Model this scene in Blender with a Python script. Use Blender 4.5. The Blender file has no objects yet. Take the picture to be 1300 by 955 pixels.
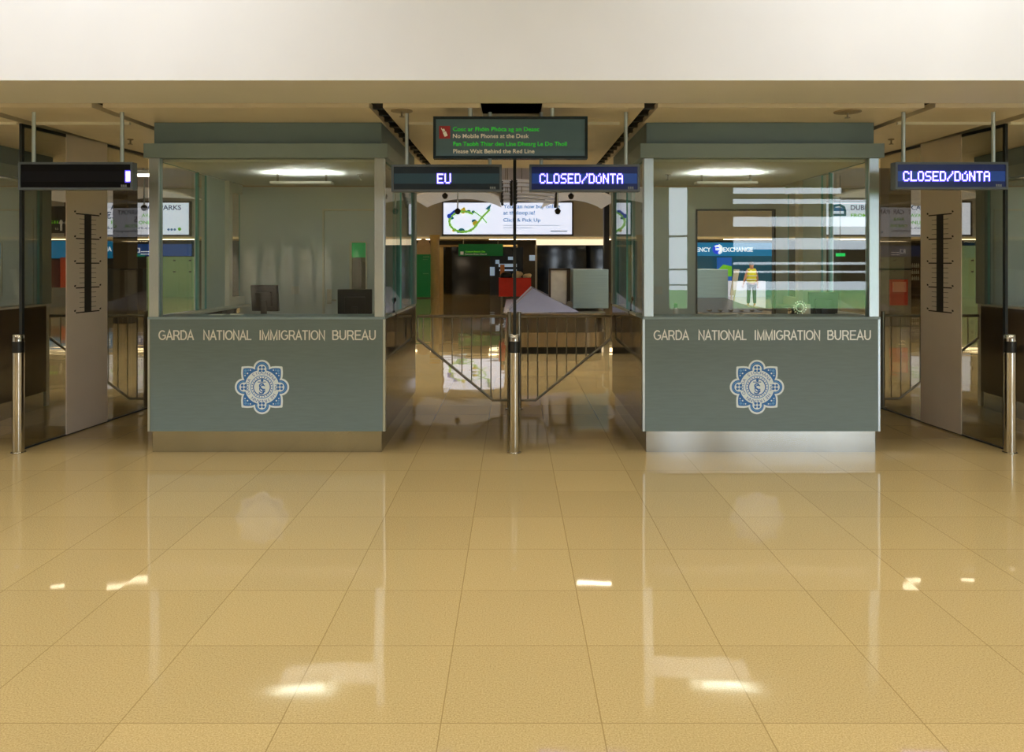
import bpy, bmesh, math, random
from mathutils import Vector, Matrix
random.seed(7)
S = bpy.context.scene
COL = S.collection
F = 1010.0; VX = 652.0; VY = 333.0; HC = 1.70      # focal length in px, vanishing point, eye height

def wx(px, Y): return (px - VX) / F * Y
def wz(py, Y): return HC - (py - VY) / F * Y
def lin(c):
    return tuple(((v/255)/12.92 if v/255 <= 0.04045 else (((v/255)+0.055)/1.055)**2.4) for v in c)

# ------------------------------------------------------------------ materials
MATS = {}
def mat(name, rgb, rough=0.5, metal=0.0, var=0.06, scale=8.0, emit=None, strength=0.0, stretch=None, bump=0.0, ior=1.5, linear=False, spec=0.5):
    if name in MATS: return MATS[name]
    m = bpy.data.materials.new(name); m.use_nodes = True
    nt = m.node_tree; b = nt.nodes['Principled BSDF']
    c = rgb if linear else lin(rgb)
    tc = nt.nodes.new('ShaderNodeTexCoord'); mp = nt.nodes.new('ShaderNodeMapping')
    nt.links.new(tc.outputs['Object'], mp.inputs[0])
    if stretch: mp.inputs['Scale'].default_value = stretch
    n = nt.nodes.new('ShaderNodeTexNoise'); n.inputs['Scale'].default_value = scale; n.inputs['Detail'].default_value = 3
    nt.links.new(mp.outputs[0], n.inputs['Vector'])
    r = nt.nodes.new('ShaderNodeValToRGB')
    r.color_ramp.elements[0].position = 0.3; r.color_ramp.elements[1].position = 0.7
    r.color_ramp.elements[0].color = (*[max(0, v*(1-var)) for v in c], 1)
    r.color_ramp.elements[1].color = (*[min(1, v*(1+var)) for v in c], 1)
    nt.links.new(n.outputs[0], r.inputs[0]); nt.links.new(r.outputs[0], b.inputs['Base Color'])
    b.inputs['Roughness'].default_value = rough; b.inputs['Metallic'].default_value = metal
    b.inputs['IOR'].default_value = ior; b.inputs['Specular IOR Level'].default_value = spec
    if emit is not None:
        b.inputs['Emission Color'].default_value = (*lin(emit), 1); b.inputs['Emission Strength'].default_value = strength
    if bump:
        bp = nt.nodes.new('ShaderNodeBump'); bp.inputs['Strength'].default_value = bump; bp.inputs['Distance'].default_value = 0.01
        nt.links.new(n.outputs[0], bp.inputs['Height']); nt.links.new(bp.outputs[0], b.inputs['Normal'])
    MATS[name] = m
    return m

def glass(name, tint, refl=1.0):
    if name in MATS: return MATS[name]
    m = bpy.data.materials.new(name); m.use_nodes = True
    nt = m.node_tree; nt.nodes.clear()
    o = nt.nodes.new('ShaderNodeOutputMaterial'); mx = nt.nodes.new('ShaderNodeMixShader')
    t = nt.nodes.new('ShaderNodeBsdfTransparent'); g = nt.nodes.new('ShaderNodeBsdfGlossy')
    g.inputs['Roughness'].default_value = 0.0
    t.inputs[0].default_value = (*[v**0.5 for v in tint], 1)
    geo = nt.nodes.new('ShaderNodeNewGeometry'); mr = nt.nodes.new('ShaderNodeMapRange'); fr = nt.nodes.new('ShaderNodeFresnel')
    mr.inputs['To Min'].default_value = 1.5; mr.inputs['To Max'].default_value = 1/1.5
    nt.links.new(geo.outputs['Backfacing'], mr.inputs[0]); nt.links.new(mr.outputs[0], fr.inputs[0])
    mu = nt.nodes.new('ShaderNodeMath'); mu.operation = 'MULTIPLY'; mu.inputs[1].default_value = refl
    nt.links.new(fr.outputs[0], mu.inputs[0]); nt.links.new(mu.outputs[0], mx.inputs[0])
    nt.links.new(t.outputs[0], mx.inputs[1]); nt.links.new(g.outputs[0], mx.inputs[2]); nt.links.new(mx.outputs[0], o.inputs[0])
    MATS[name] = m
    return m

def floor_mat():
    m = bpy.data.materials.new('polished_stone_tiles'); m.use_nodes = True
    nt = m.node_tree; N = nt.nodes; L = nt.links; b = N['Principled BSDF']
    geo = N.new('ShaderNodeNewGeometry'); sep = N.new('ShaderNodeSeparateXYZ'); L.new(geo.outputs['Position'], sep.inputs[0])
    T = 0.593
    def M(op, a, bb=None, c=None):
        n = N.new('ShaderNodeMath'); n.operation = op
        for i, v in enumerate((a, bb, c)):
            if v is None: continue
            if isinstance(v, (int, float)): n.inputs[i].default_value = v
            else: L.new(v, n.inputs[i])
        return n.outputs[0]
    u = M('DIVIDE', M('SUBTRACT', sep.outputs[0], 0.325), T); v = M('DIVIDE', M('SUBTRACT', sep.outputs[1], 3.526), T)
    fu = M('FLOOR', u); fv = M('FLOOR', v)
    du = M('ABSOLUTE', M('SUBTRACT', M('FRACT', M('ADD', u, 0.5)), 0.5)); dv = M('ABSOLUTE', M('SUBTRACT', M('FRACT', M('ADD', v, 0.5)), 0.5))
    joint = M('LESS_THAN', M('MINIMUM', du, dv), 0.0042)
    cid = N.new('ShaderNodeCombineXYZ'); L.new(fu, cid.inputs[0]); L.new(fv, cid.inputs[1])
    wn = N.new('ShaderNodeTexWhiteNoise'); wn.noise_dimensions = '3D'; L.new(cid.outputs[0], wn.inputs['Vector'])
    sp = N.new('ShaderNodeTexNoise'); sp.inputs['Scale'].default_value = 150; sp.inputs['Detail'].default_value = 3; sp.inputs['Roughness'].default_value = .7
    L.new(geo.outputs['Position'], sp.inputs['Vector'])
    sr = N.new('ShaderNodeValToRGB'); e = sr.color_ramp.elements
    e[0].position = .36; e[1].position = .66
    e[0].color = (*FLOOR_A, 1); e[1].color = (*FLOOR_B, 1)
    L.new(sp.outputs[0], sr.inputs[0])
    tv = N.new('ShaderNodeMapRange'); tv.inputs['To Min'].default_value = .955; tv.inputs['To Max'].default_value = 1.045
    L.new(wn.outputs['Value'], tv.inputs[0])
    mul = N.new('ShaderNodeVectorMath'); mul.operation = 'SCALE'; L.new(sr.outputs[0], mul.inputs[0]); L.new(tv.outputs[0], mul.inputs['Scale'])
    mix = N.new('ShaderNodeMix'); mix.data_type = 'RGBA'
    L.new(joint, mix.inputs['Factor']); L.new(mul.outputs[0], mix.inputs['A']); mix.inputs['B'].default_value = (*[v*.86 for v in FLOOR_A], 1)
    L.new(mix.outputs['Result'], b.inputs['Base Color'])
    b.inputs['Roughness'].default_value = 0.03; b.inputs['IOR'].default_value = 1.66
    # each slab is laid a hair out of level and is faintly wavy
    wv = N.new('ShaderNodeTexNoise'); wv.inputs['Scale'].default_value = 1.6; wv.inputs['Detail'].default_value = 1
    L.new(geo.outputs['Position'], wv.inputs['Vector'])
    bp = N.new('ShaderNodeBump'); bp.inputs['Strength'].default_value = .22; bp.inputs['Distance'].default_value = .012
    L.new(wv.outputs[0], bp.inputs['Height'])
    c5 = N.new('ShaderNodeVectorMath'); c5.operation = 'SUBTRACT'; L.new(wn.outputs['Color'], c5.inputs[0]); c5.inputs[1].default_value = (.5, .5, .5)
    sc = N.new('ShaderNodeVectorMath'); sc.operation = 'MULTIPLY'; L.new(c5.outputs[0], sc.inputs[0]); sc.inputs[1].default_value = (.004, .004, 0)
    ad = N.new('ShaderNodeVectorMath'); ad.operation = 'ADD'; L.new(bp.outputs[0], ad.inputs[0]); L.new(sc.outputs[0], ad.inputs[1])
    nm = N.new('ShaderNodeVectorMath'); nm.operation = 'NORMALIZE'; L.new(ad.outputs[0], nm.inputs[0])
    L.new(nm.outputs[0], b.inputs['Normal'])
    return m
FLOOR_A = (.345, .246, .096); FLOOR_B = (.545, .41, .19)

WHITE = mat('white_plaster', (213, 216, 221), .75, var=.02, scale=2)
PANEL = mat('ceiling_panel', (222, 214, 200), .42, var=.03, scale=3)
PANEL_EDGE = mat('ceiling_panel_edge', (225, 225, 218), .4, var=.02)
DARK = mat('dark_plenum', (26, 24, 22), .8)
BOOTH = mat('grey_green_laminate', (106, 124, 126), .38, var=.05, scale=6, stretch=(1, 1, 9))
FASCIA = mat("grey_fascia", (132, 154, 164), .45, var=.03, scale=4)
FASCIA2 = mat("slate_fascia", (108, 132, 146), .45, var=.03, scale=4)
SIDE = mat('dark_gloss_laminate', (84, 76, 64), .07, var=.08, scale=4)
ALU = mat('brushed_aluminium', (205, 218, 224), .33, metal=1, var=.05, scale=14, stretch=(20, 20, 1))
STEEL = mat('brushed_stainless', (190, 192, 188), .16, metal=1, var=.10, scale=2.2, stretch=(1, 1, .01))
CHROME = mat('polished_stainless', (200, 196, 185), .1, metal=1, var=.03)
RAIL = mat('satin_rail_steel', (150, 145, 132), .28, metal=1, var=.05)
BLACK = mat('black_plastic', (14, 16, 17), .35)
SCREENBACK = mat('black_monitor_shell', (20, 23, 25), .3)
INT = mat('booth_interior_paint', (222, 230, 231), .55, var=.02, scale=3)
INTC = mat('booth_ceiling_paint', (208, 211, 203), .6, var=.02, scale=3)
POSTB = mat('beige_post', (232, 229, 216), .5, var=.02)
LIGHTPAN = mat('pale_side_panel', (214, 226, 222), .3, var=.02)
TEAL = mat('teal_glass_edge', (120, 188, 190), .12, var=.25, scale=30, stretch=(1, 1, .1))
DKEDGE = mat('dark_channel', (20, 30, 36), .3)
CLEAR = glass('clear_glass', (.90, .95, .92))
TINT = glass('grey_tinted_glass', (.50, .50, .45), .8)
LETTER = mat('steel_lettering', (236, 238, 234), .38, metal=.3, var=.04)
RULER = mat('panel_taupe', (222, 212, 204), .5, var=.03, scale=2)
RULERK = mat('ruler_black', (22, 20, 20), .6)
WORK = mat('desk_top_pale', (205, 208, 200), .35, var=.03)
WHITEP = mat('white_plastic', (228, 228, 222), .4)

# ------------------------------------------------------------------ mesh helpers
class MB:
    def __init__(s): s.bm = bmesh.new(); s.mi = 0
    def faces_since(s, n):
        s.bm.faces.ensure_lookup_table()
        for f in s.bm.faces[n:]: f.material_index = s.mi
    def box(s, x0, x1, y0, y1, z0, z1, rot=None, piv=None, bev=0):
        n = len(s.bm.faces)
        x0, x1 = min(x0, x1), max(x0, x1); y0, y1 = min(y0, y1), max(y0, y1); z0, z1 = min(z0, z1), max(z0, z1)
        M = Matrix.Translation(((x0+x1)/2, (y0+y1)/2, (z0+z1)/2)) @ Matrix.Diagonal((x1-x0, y1-y0, z1-z0, 1))
        r = bmesh.ops.create_cube(s.bm, size=1, matrix=M)
        vs = r['verts']
        if bev:
            es = list({e for v in vs for e in v.link_edges})
            g = bmesh.ops.bevel(s.bm, geom=es, offset=bev, segments=2, affect='EDGES', profile=.6)
            vs = list({v for f in g['faces'] for v in f.verts} | {v for v in vs if v.is_valid})
        if rot is not None:
            bmesh.ops.rotate(s.bm, verts=vs, cent=piv or ((x0+x1)/2, (y0+y1)/2, (z0+z1)/2), matrix=rot)
        s.faces_since(n); return s
    def tube(s, a, b, r, seg=12, r2=None):
        n = len(s.bm.faces)
        a = Vector(a); b = Vector(b); d = b-a
        q = Vector((0, 0, 1)).rotation_difference(d.normalized()).to_matrix().to_4x4()
        bmesh.ops.create_cone(s.bm, cap_ends=True, segments=seg, radius1=r, radius2=r if r2 is None else r2, depth=d.length, matrix=Matrix.Translation((a+b)/2) @ q)
        s.faces_since(n); return s
    def path(s, pts, r, seg=10):
        for a, b in zip(pts, pts[1:]): s.tube(a, b, r, seg)
        for p in pts[1:-1]: s.ball(p, r)
        return s
    def ball(s, c, r, sx=1, sy=1, sz=1, seg=10):
        n = len(s.bm.faces)
        bmesh.ops.create_uvsphere(s.bm, u_segments=seg, v_segments=max(6, seg-2), radius=r, matrix=Matrix.Translation(c) @ Matrix.Diagonal((sx, sy, sz, 1)))
        s.faces_since(n); return s
    def poly(s, pts, y=None, d=0.0):
        """pts (x,z) facing -Y at depth y, extruded by d to the back; or 3-D points when y is None"""
        n = len(s.bm.faces)
        P = [Vector((p[0], y, p[1])) for p in pts] if y is not None else [Vector(p) for p in pts]
        vs = [s.bm.verts.new(p) for p in P]
        f = s.bm.faces.new(vs)
        if y is not None:
            f.normal_update()
            if f.normal.y > 0: f.normal_flip()
        if d:
            g = bmesh.ops.extrude_face_region(s.bm, geom=[f])
            bmesh.ops.translate(s.bm, verts=[v for v in g['geom'] if isinstance(v, bmesh.types.BMVert)], vec=(0, d, 0))
        s.faces_since(n); return s
    def prism(s, pts, x0, x1):
        """outline in (y,z), extruded along X"""
        n = len(s.bm.faces)
        a = [s.bm.verts.new((x0, p[0], p[1])) for p in pts]; b = [s.bm.verts.new((x1, p[0], p[1])) for p in pts]
        s.bm.faces.new(a); s.bm.faces.new(b[::-1])
        k = len(pts)
        for i in range(k): s.bm.faces.new((a[i], b[i], b[(i+1) % k], a[(i+1) % k]))
        s.faces_since(n); return s
    def lathe(s, prof, cx, cy, seg=24):
        n = len(s.bm.faces)
        rings = [[s.bm.verts.new((cx+r*math.cos(2*math.pi*i/seg), cy+r*math.sin(2*math.pi*i/seg), z)) for i in range(seg)] for r, z in prof]
        for A, B in zip(rings, rings[1:]):
            for i in range(seg):
                j = (i+1) % seg; s.bm.faces.new((A[i], A[j], B[j], B[i]))
        s.bm.faces.new(rings[0][::-1]); s.bm.faces.new(rings[-1])
        s.faces_since(n); return s
    def add(s, mesh, M):
        n = len(s.bm.faces); k = len(s.bm.verts)
        s.bm.from_mesh(mesh); s.bm.verts.ensure_lookup_table()
        bmesh.ops.transform(s.bm, matrix=M, verts=s.bm.verts[k:])
        s.faces_since(n); return s

def _arc(cx, cy, rx, ry, a0, a1, n=14):
    return [(cx+rx*math.cos(math.radians(a0+(a1-a0)*i/n)), cy+ry*math.sin(math.radians(a0+(a1-a0)*i/n))) for i in range(n+1)]
_h = .065
CAPS = {   # plain grotesque capitals: advance width and stroke centre lines, capital height 1
 'G': (1.08, [_arc(.56, .5, .46, .435, 48, 325, 22), [(.93, .22), (.96, .25), (.96, .47), (.60, .47)]]),
 'A': (.93, [[(.05, 0), (.465, .96), (.88, 0)], [(.20, .33), (.73, .33)]]),
 'R': (1.0, [[(.15, 0), (.15, .935), (.55, .935)] + _arc(.58, .70, .26, .235, 90, -90, 10) + [(.15, .465)], [(.56, .46), (.70, .36), (.92, 0)]]),
 'D': (1.0, [[(.15, _h), (.15, .935), (.48, .935)] + _arc(.48, .5, .41, .435, 90, -90, 14) + [(.10, _h)]]),
 'N': (1.0, [[(.15, 0), (.15, .97), (.85, .03), (.85, 1)]]),
 'T': (.85, [[(.03, .935), (.82, .935)], [(.425, 0), (.425, .93)]]),
 'I': (.39, [[(.195, 0), (.195, 1)]]),
 'O': (1.08, [_arc(.54, .5, .46, .435, 0, 360, 28)]),
 'L': (.78, [[(.15, 1), (.15, _h), (.72, _h)]]),
 'M': (1.16, [[(.15, 0), (.15, .95), (.58, .05), (1.01, .95), (1.01, 0)]]),
 'B': (.93, [[(.15, _h), (.15, .935), (.52, .935)] + _arc(.52, .72, .24, .215, 90, -90, 8) + [(.15, .505)], [(.15, .505), (.54, .505)] + _arc(.54, .285, .28, .22, 90, -90, 8) + [(.10, _h)]]),
 'U': (1.0, [[(.15, 1), (.15, .40)] + _arc(.5, .40, .35, .335, 180, 360, 12) + [(.85, 1)]]),
 'E': (.93, [[(.86, .935), (.15, .935), (.15, _h), (.88, _h)], [(.15, .51), (.80, .51)]]),
}
def caps_word(mb, word, x0, x1, zb, cap, y, d=.006, t=.122):
    tot = sum(CAPS[c][0] for c in word); k = (x1-x0)/tot; x = x0
    for c in word:
        for j_, pl in enumerate(CAPS[c][1]):
            P = [Vector((x+p[0]*k, zb+p[1]*cap)) for p in pl]
            hw = t*cap/2; Lf = []; Rt = []
            for i, p in enumerate(P):
                d0 = (P[i]-P[i-1]).normalized() if i else None; d1 = (P[i+1]-P[i]).normalized() if i < len(P)-1 else None
                dd = d0 or d1
                if d0 and d1:
                    dd = (d0+d1)
                    dd = dd.normalized() if dd.length > .05 else d0
                    base = d0.dot(dd); ml = hw/max(.42, base)
                else: ml = hw
                nrm = Vector((-dd.y, dd.x))*ml
                Lf.append(p+nrm); Rt.append(p-nrm)
            n = len(mb.bm.faces)
            F4 = [[mb.bm.verts.new((q.x, yy, q.y)) for q in S_] for yy in (y-.0004*j_, y+d) for S_ in (Lf, Rt)]
            for i in range(len(P)-1):
                mb.bm.faces.new((F4[0][i], F4[1][i], F4[1][i+1], F4[0][i+1]))
                mb.bm.faces.new((F4[0][i], F4[0][i+1], F4[2][i+1], F4[2][i])); mb.bm.faces.new((F4[1][i], F4[3][i], F4[3][i+1], F4[1][i+1]))
            for e in (0, len(P)-1): mb.bm.faces.new((F4[0][e], F4[2][e], F4[3][e], F4[1][e]))
            mb.faces_since(n)
        x += CAPS[c][0]*k
    return mb
def wloc(o):
    v = Vector((0, 0, 0))
    while o: v = v + o.location; o = o.parent
    return v
def obj(name, mb, mats, parent=None, smooth=False, origin=None):
    """one mesh object from world-space geometry"""
    bm = mb.bm
    bmesh.ops.recalc_face_normals(bm, faces=bm.faces)
    off = wloc(parent) if parent else Vector((0, 0, 0))
    loc = Vector(origin) - off if origin is not None else Vector((0, 0, 0))
    bmesh.ops.translate(bm, verts=bm.verts, vec=-(off+loc))
    me = bpy.data.meshes.new(name); bm.to_mesh(me); bm.free()
    for m in (mats if isinstance(mats, (list, tuple)) else [mats]): me.materials.append(m)
    if smooth:
        for p in me.polygons: p.use_smooth = True
        me.set_sharp_from_angle(angle=math.radians(40))
    o = bpy.data.objects.new(name, me); COL.objects.link(o); o.location = loc
    if parent: o.parent = parent
    return o
def tag(o, label, cat, group=None, kind=None):
    o['label'] = label; o['category'] = cat
    if group: o['group'] = group
    if kind: o['kind'] = kind
    return o
def thing(name, loc, label, cat, group=None):
    o = bpy.data.objects.new(name, None); COL.objects.link(o); o.location = loc; o.empty_display_size = .2
    return tag(o, label, cat, group)
def struct(name, mb, mats, label=None, cat=None, parent=None):
    o = obj(name, mb, mats, parent)
    o['kind'] = 'structure'
    o['label'] = label or name.replace('_', ' '); o['category'] = cat or name.split('_')[0]
    return o
def dup(o, loc, label, group=None):
    r = o.copy(); COL.objects.link(r); r.location = loc; r['label'] = label
    if group: r['group'] = group
    for ch in list(o.children):
        c = ch.copy(); COL.objects.link(c); c.parent = r
        for g in list(ch.children):
            d = g.copy(); COL.objects.link(d); d.parent = c
    return r

def text_mesh(body, extrude=0.0, bold=0.0, space=1.0, word=1.0):
    cu = bpy.data.curves.new('t', 'FONT'); cu.body = body; cu.extrude = extrude; cu.offset = bold
    cu.space_character = space; cu.space_word = word; cu.resolution_u = 3
    o = bpy.data.objects.new('t', cu); COL.objects.link(o)
    bpy.context.view_layer.update()
    me = bpy.data.meshes.new_from_object(o.evaluated_get(bpy.context.evaluated_depsgraph_get()))
    bpy.data.objects.remove(o); bpy.data.curves.remove(cu)
    return me
def put_text(mb, body, x0, x1, zb, cap, y, bold=0.0, space=1.0, word=1.0, depth=.002):
    """write body from x0 to x1 (x1 None keeps proportion), baseline zb, capital height cap, facing -Y at depth y"""
    me = text_mesh(body, .5, bold, space, word)
    xs = [v.co.x for v in me.vertices]; lo, hi = min(xs), max(xs)
    sy = cap/.729
    sx = (x1-x0)/(hi-lo) if x1 is not None else sy
    M = Matrix.Translation((x0-lo*sx, y, zb)) @ Matrix(((sx, 0, 0, 0), (0, 0, -depth, 0), (0, sy, 0, 0), (0, 0, 0, 1)))
    mb.add(me, M); bpy.data.meshes.remove(me)
    return mb

# ------------------------------------------------------------------ room shell
HALLX = 27.0; FARY = 40.0; BACKY = -8.0; SOF = 2.985; CEIL = 2.955
FLOOR = floor_mat()
struct('floor', MB().box(-HALLX, HALLX, BACKY, 46, -.2, 0), FLOOR, 'polished beige stone tiled floor across both halls', 'floor')
# camera-side hall
RX = 13.0
struct('wall_bulkhead', MB().box(-RX, RX, 5.62, 6.43, SOF, 5.7), WHITE, 'broad white bulkhead across the top above the booths', 'wall')
struct('ceiling_front_hall', MB().box(-RX-.2, RX+.2, BACKY-.2, 6.43, 5.7, 5.9), WHITE, 'white ceiling of the front hall', 'ceiling')
struct('wall_front_left', MB().box(-RX-.2, -RX, BACKY, 6.43, 0, 5.7), WHITE, 'left white wall of the front hall', 'wall')
struct('wall_front_right', MB().box(RX, RX+.2, BACKY, 6.43, 0, 5.7), WHITE, 'right white wall of the front hall', 'wall')
WARMW = mat('warm_grey_wall', (150, 138, 120), .7, var=.03)
# rear wall with two windows (behind the camera)
rw = MB()
WZ0, WZ1 = .40, 3.80
wins = [(4.30, 4.95), (6.10, 10.6)]
xs = [-RX, 4.30, 4.95, 6.10, 10.6, RX]
rw.box(-RX, RX, BACKY-.2, BACKY, WZ1, 5.7).box(-RX, RX, BACKY-.2, BACKY, 0, WZ0)
for a, b in ((-RX, 4.30), (4.95, 6.10), (10.6, RX)): rw.box(a, b, BACKY-.2, BACKY, WZ0, WZ1)
struct('wall_rear', rw, WARMW, 'warm grey wall behind the viewer, with windows', 'wall')
BAR = mat('window_bar_grey', (150, 148, 138), .5)
for i, (a, b) in enumerate(wins):
    w = MB()
    for z0, z1 in (((3.62, 3.48), (3.34, 2.98), (2.70, 2.38), (2.06, 1.70), (1.63, 1.46), (1.40, 1.16)) if i else ((2.46, 2.40), (1.52, 1.47), (1.08, 1.04))):
        w.box(a, b, BACKY-.16, BACKY-.04, z0, z1)
    w.box(a, a+.06, BACKY-.16, BACKY-.04, WZ0, WZ1).box(b-.06, b, BACKY-.16, BACKY-.04, WZ0, WZ1)
    struct('window_%d' % (i+1), w, BAR, 'window with broad horizontal bars in the wall behind the viewer', 'window')
GRASS = mat('airfield_grass', (120, 170, 90), .9, var=.25, scale=1.5)
tag(obj('airfield_grass', MB().box(-60, 60, -40, BACKY-.25, -.3, -.2), GRASS), 'green grass outside beyond the windows', 'grass', kind='stuff')
# panelled ceiling over the booths
CE = 10.6
def cpan(n, x0, x1, y0=6.45, y1=CE, lab=None):
    struct('ceiling_panel_%d' % n, MB().box(x0, x1, y0, y1, CEIL, CEIL+.05), PANEL, lab or 'pale suspended ceiling panel over the booths', 'ceiling')
cpan(1, -1.06, -.27, 6.45, 6.98); cpan(2, .235, 1.06, 6.45, 6.98); cpan(3, -1.06, 1.06, 6.985)
for k, (a, b) in enumerate(((1.17, 3.33), (3.42, 4.30), (4.43, 7.5), (7.6, RX))):
    cpan(4+2*k, a, b); cpan(5+2*k, -b, -a)
struct('ceiling_plenum', MB().box(-RX, RX, 6.43, CE+.1, 3.7, 3.8).box(-RX, RX, CE, CE+.1, CEIL+.05, 3.7), DARK, 'dark void above the ceiling panels', 'ceiling')
tr = MB()
for a, b in ((-.95, .95), (-4.28, -3.44), (3.44, 4.28), (4.45, 7.4), (-7.4, -4.45)):
    tr.box(a, b, 7.12, 7.15, CEIL-.022, CEIL)
struct('trim_1', tr, PANEL_EDGE, 'thin pale trim strip under the ceiling panels', 'trim')
SLATM = mat('louvre_metal', (120, 124, 126), .25, metal=.9)
for k, sx in enumerate((-1, 1)):
    t = thing('louvre_strip', (sx*1.115, 6.5, CEIL), 'dark slot with metal cross louvres in the ceiling %s' % ('by the left EU booth' if sx < 0 else 'by the booth with the open doorway'), 'louvre', 'ceiling louvre slots')
    for i in range(13):
        y = 6.6 + i*.3
        obj('slat', MB().box(sx*1.06, sx*1.17, y, y+.05, CEIL+.02, CEIL+.10), SLATM, t)
# side walls of the band between the halls
struct('wall_band_left', MB().box(-RX-.2, -RX, 6.43, CE, 0, 3.8), WARMW, 'left end wall beside the booths', 'wall')
struct('wall_band_right', MB().box(RX, RX+.2, 6.43, CE, 0, 3.8), WARMW, 'right end wall beside the booths', 'wall')
# baggage hall
HALLW = mat('hall_wall_taupe', (206, 208, 212), .6, var=.02, scale=1)
HC2 = 5.4
struct('ceiling_baggage_hall', MB().box(-HALLX, HALLX, CE, 46, HC2, HC2+.2), mat('hall_ceiling', (186, 172, 150), .6, var=.03), 'high beige ceiling of the baggage hall', 'ceiling')
struct('wall_hall_left', MB().box(-HALLX-.2, -HALLX, CE, 46, 0, HC2), HALLW, 'left wall of the baggage hall', 'wall')
struct('wall_hall_right', MB().box(HALLX, HALLX+.2, CE, 46, 0, HC2), HALLW, 'right wall of the baggage hall', 'wall')
struct('wall_hall_near', MB().box(-HALLX, HALLX, CE+.1, CE+.15, 3.15, HC2).box(-HALLX, -RX, CE+.1, CE+.15, 0, 3.15).box(RX, HALLX, CE+.1, CE+.15, 0, 3.15), HALLW, 'upper wall above the booth ceiling', 'wall')
struct('wall_far_upper', MB().box(-HALLX, HALLX, FARY, FARY+.2, 2.93, HC2), HALLW, 'taupe upper wall across the far end', 'wall')
struct('ceiling_shop_soffit', MB().box(-HALLX, HALLX, FARY+.2, 46, 2.93, 3.05), mat('soffit_cream', (225, 205, 160), .5, var=.02), 'lit cream soffit over the far shops', 'ceiling')
struct('wall_far', MB().box(-HALLX, HALLX, 45.9, 46.1, 0, 3.0), mat('far_dark_wall', (60, 56, 48), .5, var=.1), 'dark wall behind the far shops', 'wall')
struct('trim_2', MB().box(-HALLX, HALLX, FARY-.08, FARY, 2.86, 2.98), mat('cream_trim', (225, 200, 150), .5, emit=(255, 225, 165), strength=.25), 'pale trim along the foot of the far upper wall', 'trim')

# ------------------------------------------------------------------ luminaires
def lum(name, boxm, col, strength, label, cat='light', group=None, housing=None):
    m = mat('lamp_%s_%g' % ('_'.join(map(str, col)), strength), (255, 255, 255), .5, emit=col, strength=strength)
    o = obj(name, boxm, m)
    return tag(o, label, cat, group)
def added_lamp(x, y, z, sx, sy, watts, col, spread, label, group):
    """a ceiling lamp added for its light: pale tray, dim diffuser, area light of limited spread"""
    t = thing('added_ceiling_light', (x, y, z), label, 'light', group)
    obj('tray', MB().box(x-sx/2-.04, x+sx/2+.04, y-sy/2-.04, y+sy/2+.04, z-.02, z+.03), WHITEP, t)
    obj('diffuser', MB().box(x-sx/2, x+sx/2, y-sy/2, y+sy/2, z-.026, z-.02), mat('lamp_diffuser_soft', (255, 255, 255), .5, emit=(255, 246, 232), strength=1.5), t)
    L = bpy.data.lights.new('lamp', 'AREA'); L.shape = 'RECTANGLE'; L.size = sx; L.size_y = sy; L.energy = watts; L.color = col; L.spread = math.radians(spread)
    o = bpy.data.objects.new('lamp', L); COL.objects.link(o); o.location = (0, 0, -.03); o.parent = t
for y, e in ((-4.5, 100), (0, 102), (4.1, 122)):  # unseen lamp rows, placed and powered for the light on bulkhead and floor
    for x in (-8.6, -3.0, 3.0, 8.6):
        added_lamp(x, y, 5.67, 2.4, .7, e, (1, .975, .95), 150, 'unseen long panel light added to the ceiling of the front hall', 'added front hall ceiling lights')
for y, xs_, e in ((11.3, (3.4, 9.2), 90), (15, (4.6, 11.5, 18), 130), (20.5, (6.2, 15.5, 22), 150), (27, (8.6, 20), 190), (34, (10, 24.5), 190)):  # lamps added to light the hall, placed so their floor reflections stay hidden
    for x in xs_:
        for sg in (-1, 1):
            added_lamp(sg*x, y, HC2-.03, 2.2, .9, e, (1, .965, .91), 112, 'warm panel light added to the baggage hall ceiling for its light', 'added baggage hall ceiling lights')
for x0, x1 in ((-7.1, -5.3), (.93, 1.65), (5.7, 6.75)):
    t = thing('strip_light', ((x0+x1)/2, 11.6, 2.95), 'slim hanging strip light just behind the booth ceiling', 'light', 'strip lights behind the booths')
    obj('tube', MB().box(x0, x1, 11.56, 11.62, 2.95, 2.985), mat('strip_tube', (255, 255, 255), .5, emit=(255, 240, 215), strength=9.0), t)
    obj('housing', MB().box(x0-.02, x1+.02, 11.54, 11.64, 2.985, 3.04), WHITEP, t)
    for x in (x0+.1, x1-.1): obj('hanging_rod', MB().tube((x, 11.59, 3.03), (x, 11.59, HC2), .008, 6), RAIL, t)
for i in range(9):
    x = wx(60+i*150, FARY+1.5)
    lum('downlight', MB().box(x-1.6, x+1.6, FARY+1.2, FARY+1.9, 2.88, 2.93), (255, 228, 180), 7.0, 'warm light set in the cream soffit over the far shops', group='soffit lights over the shops')

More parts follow.
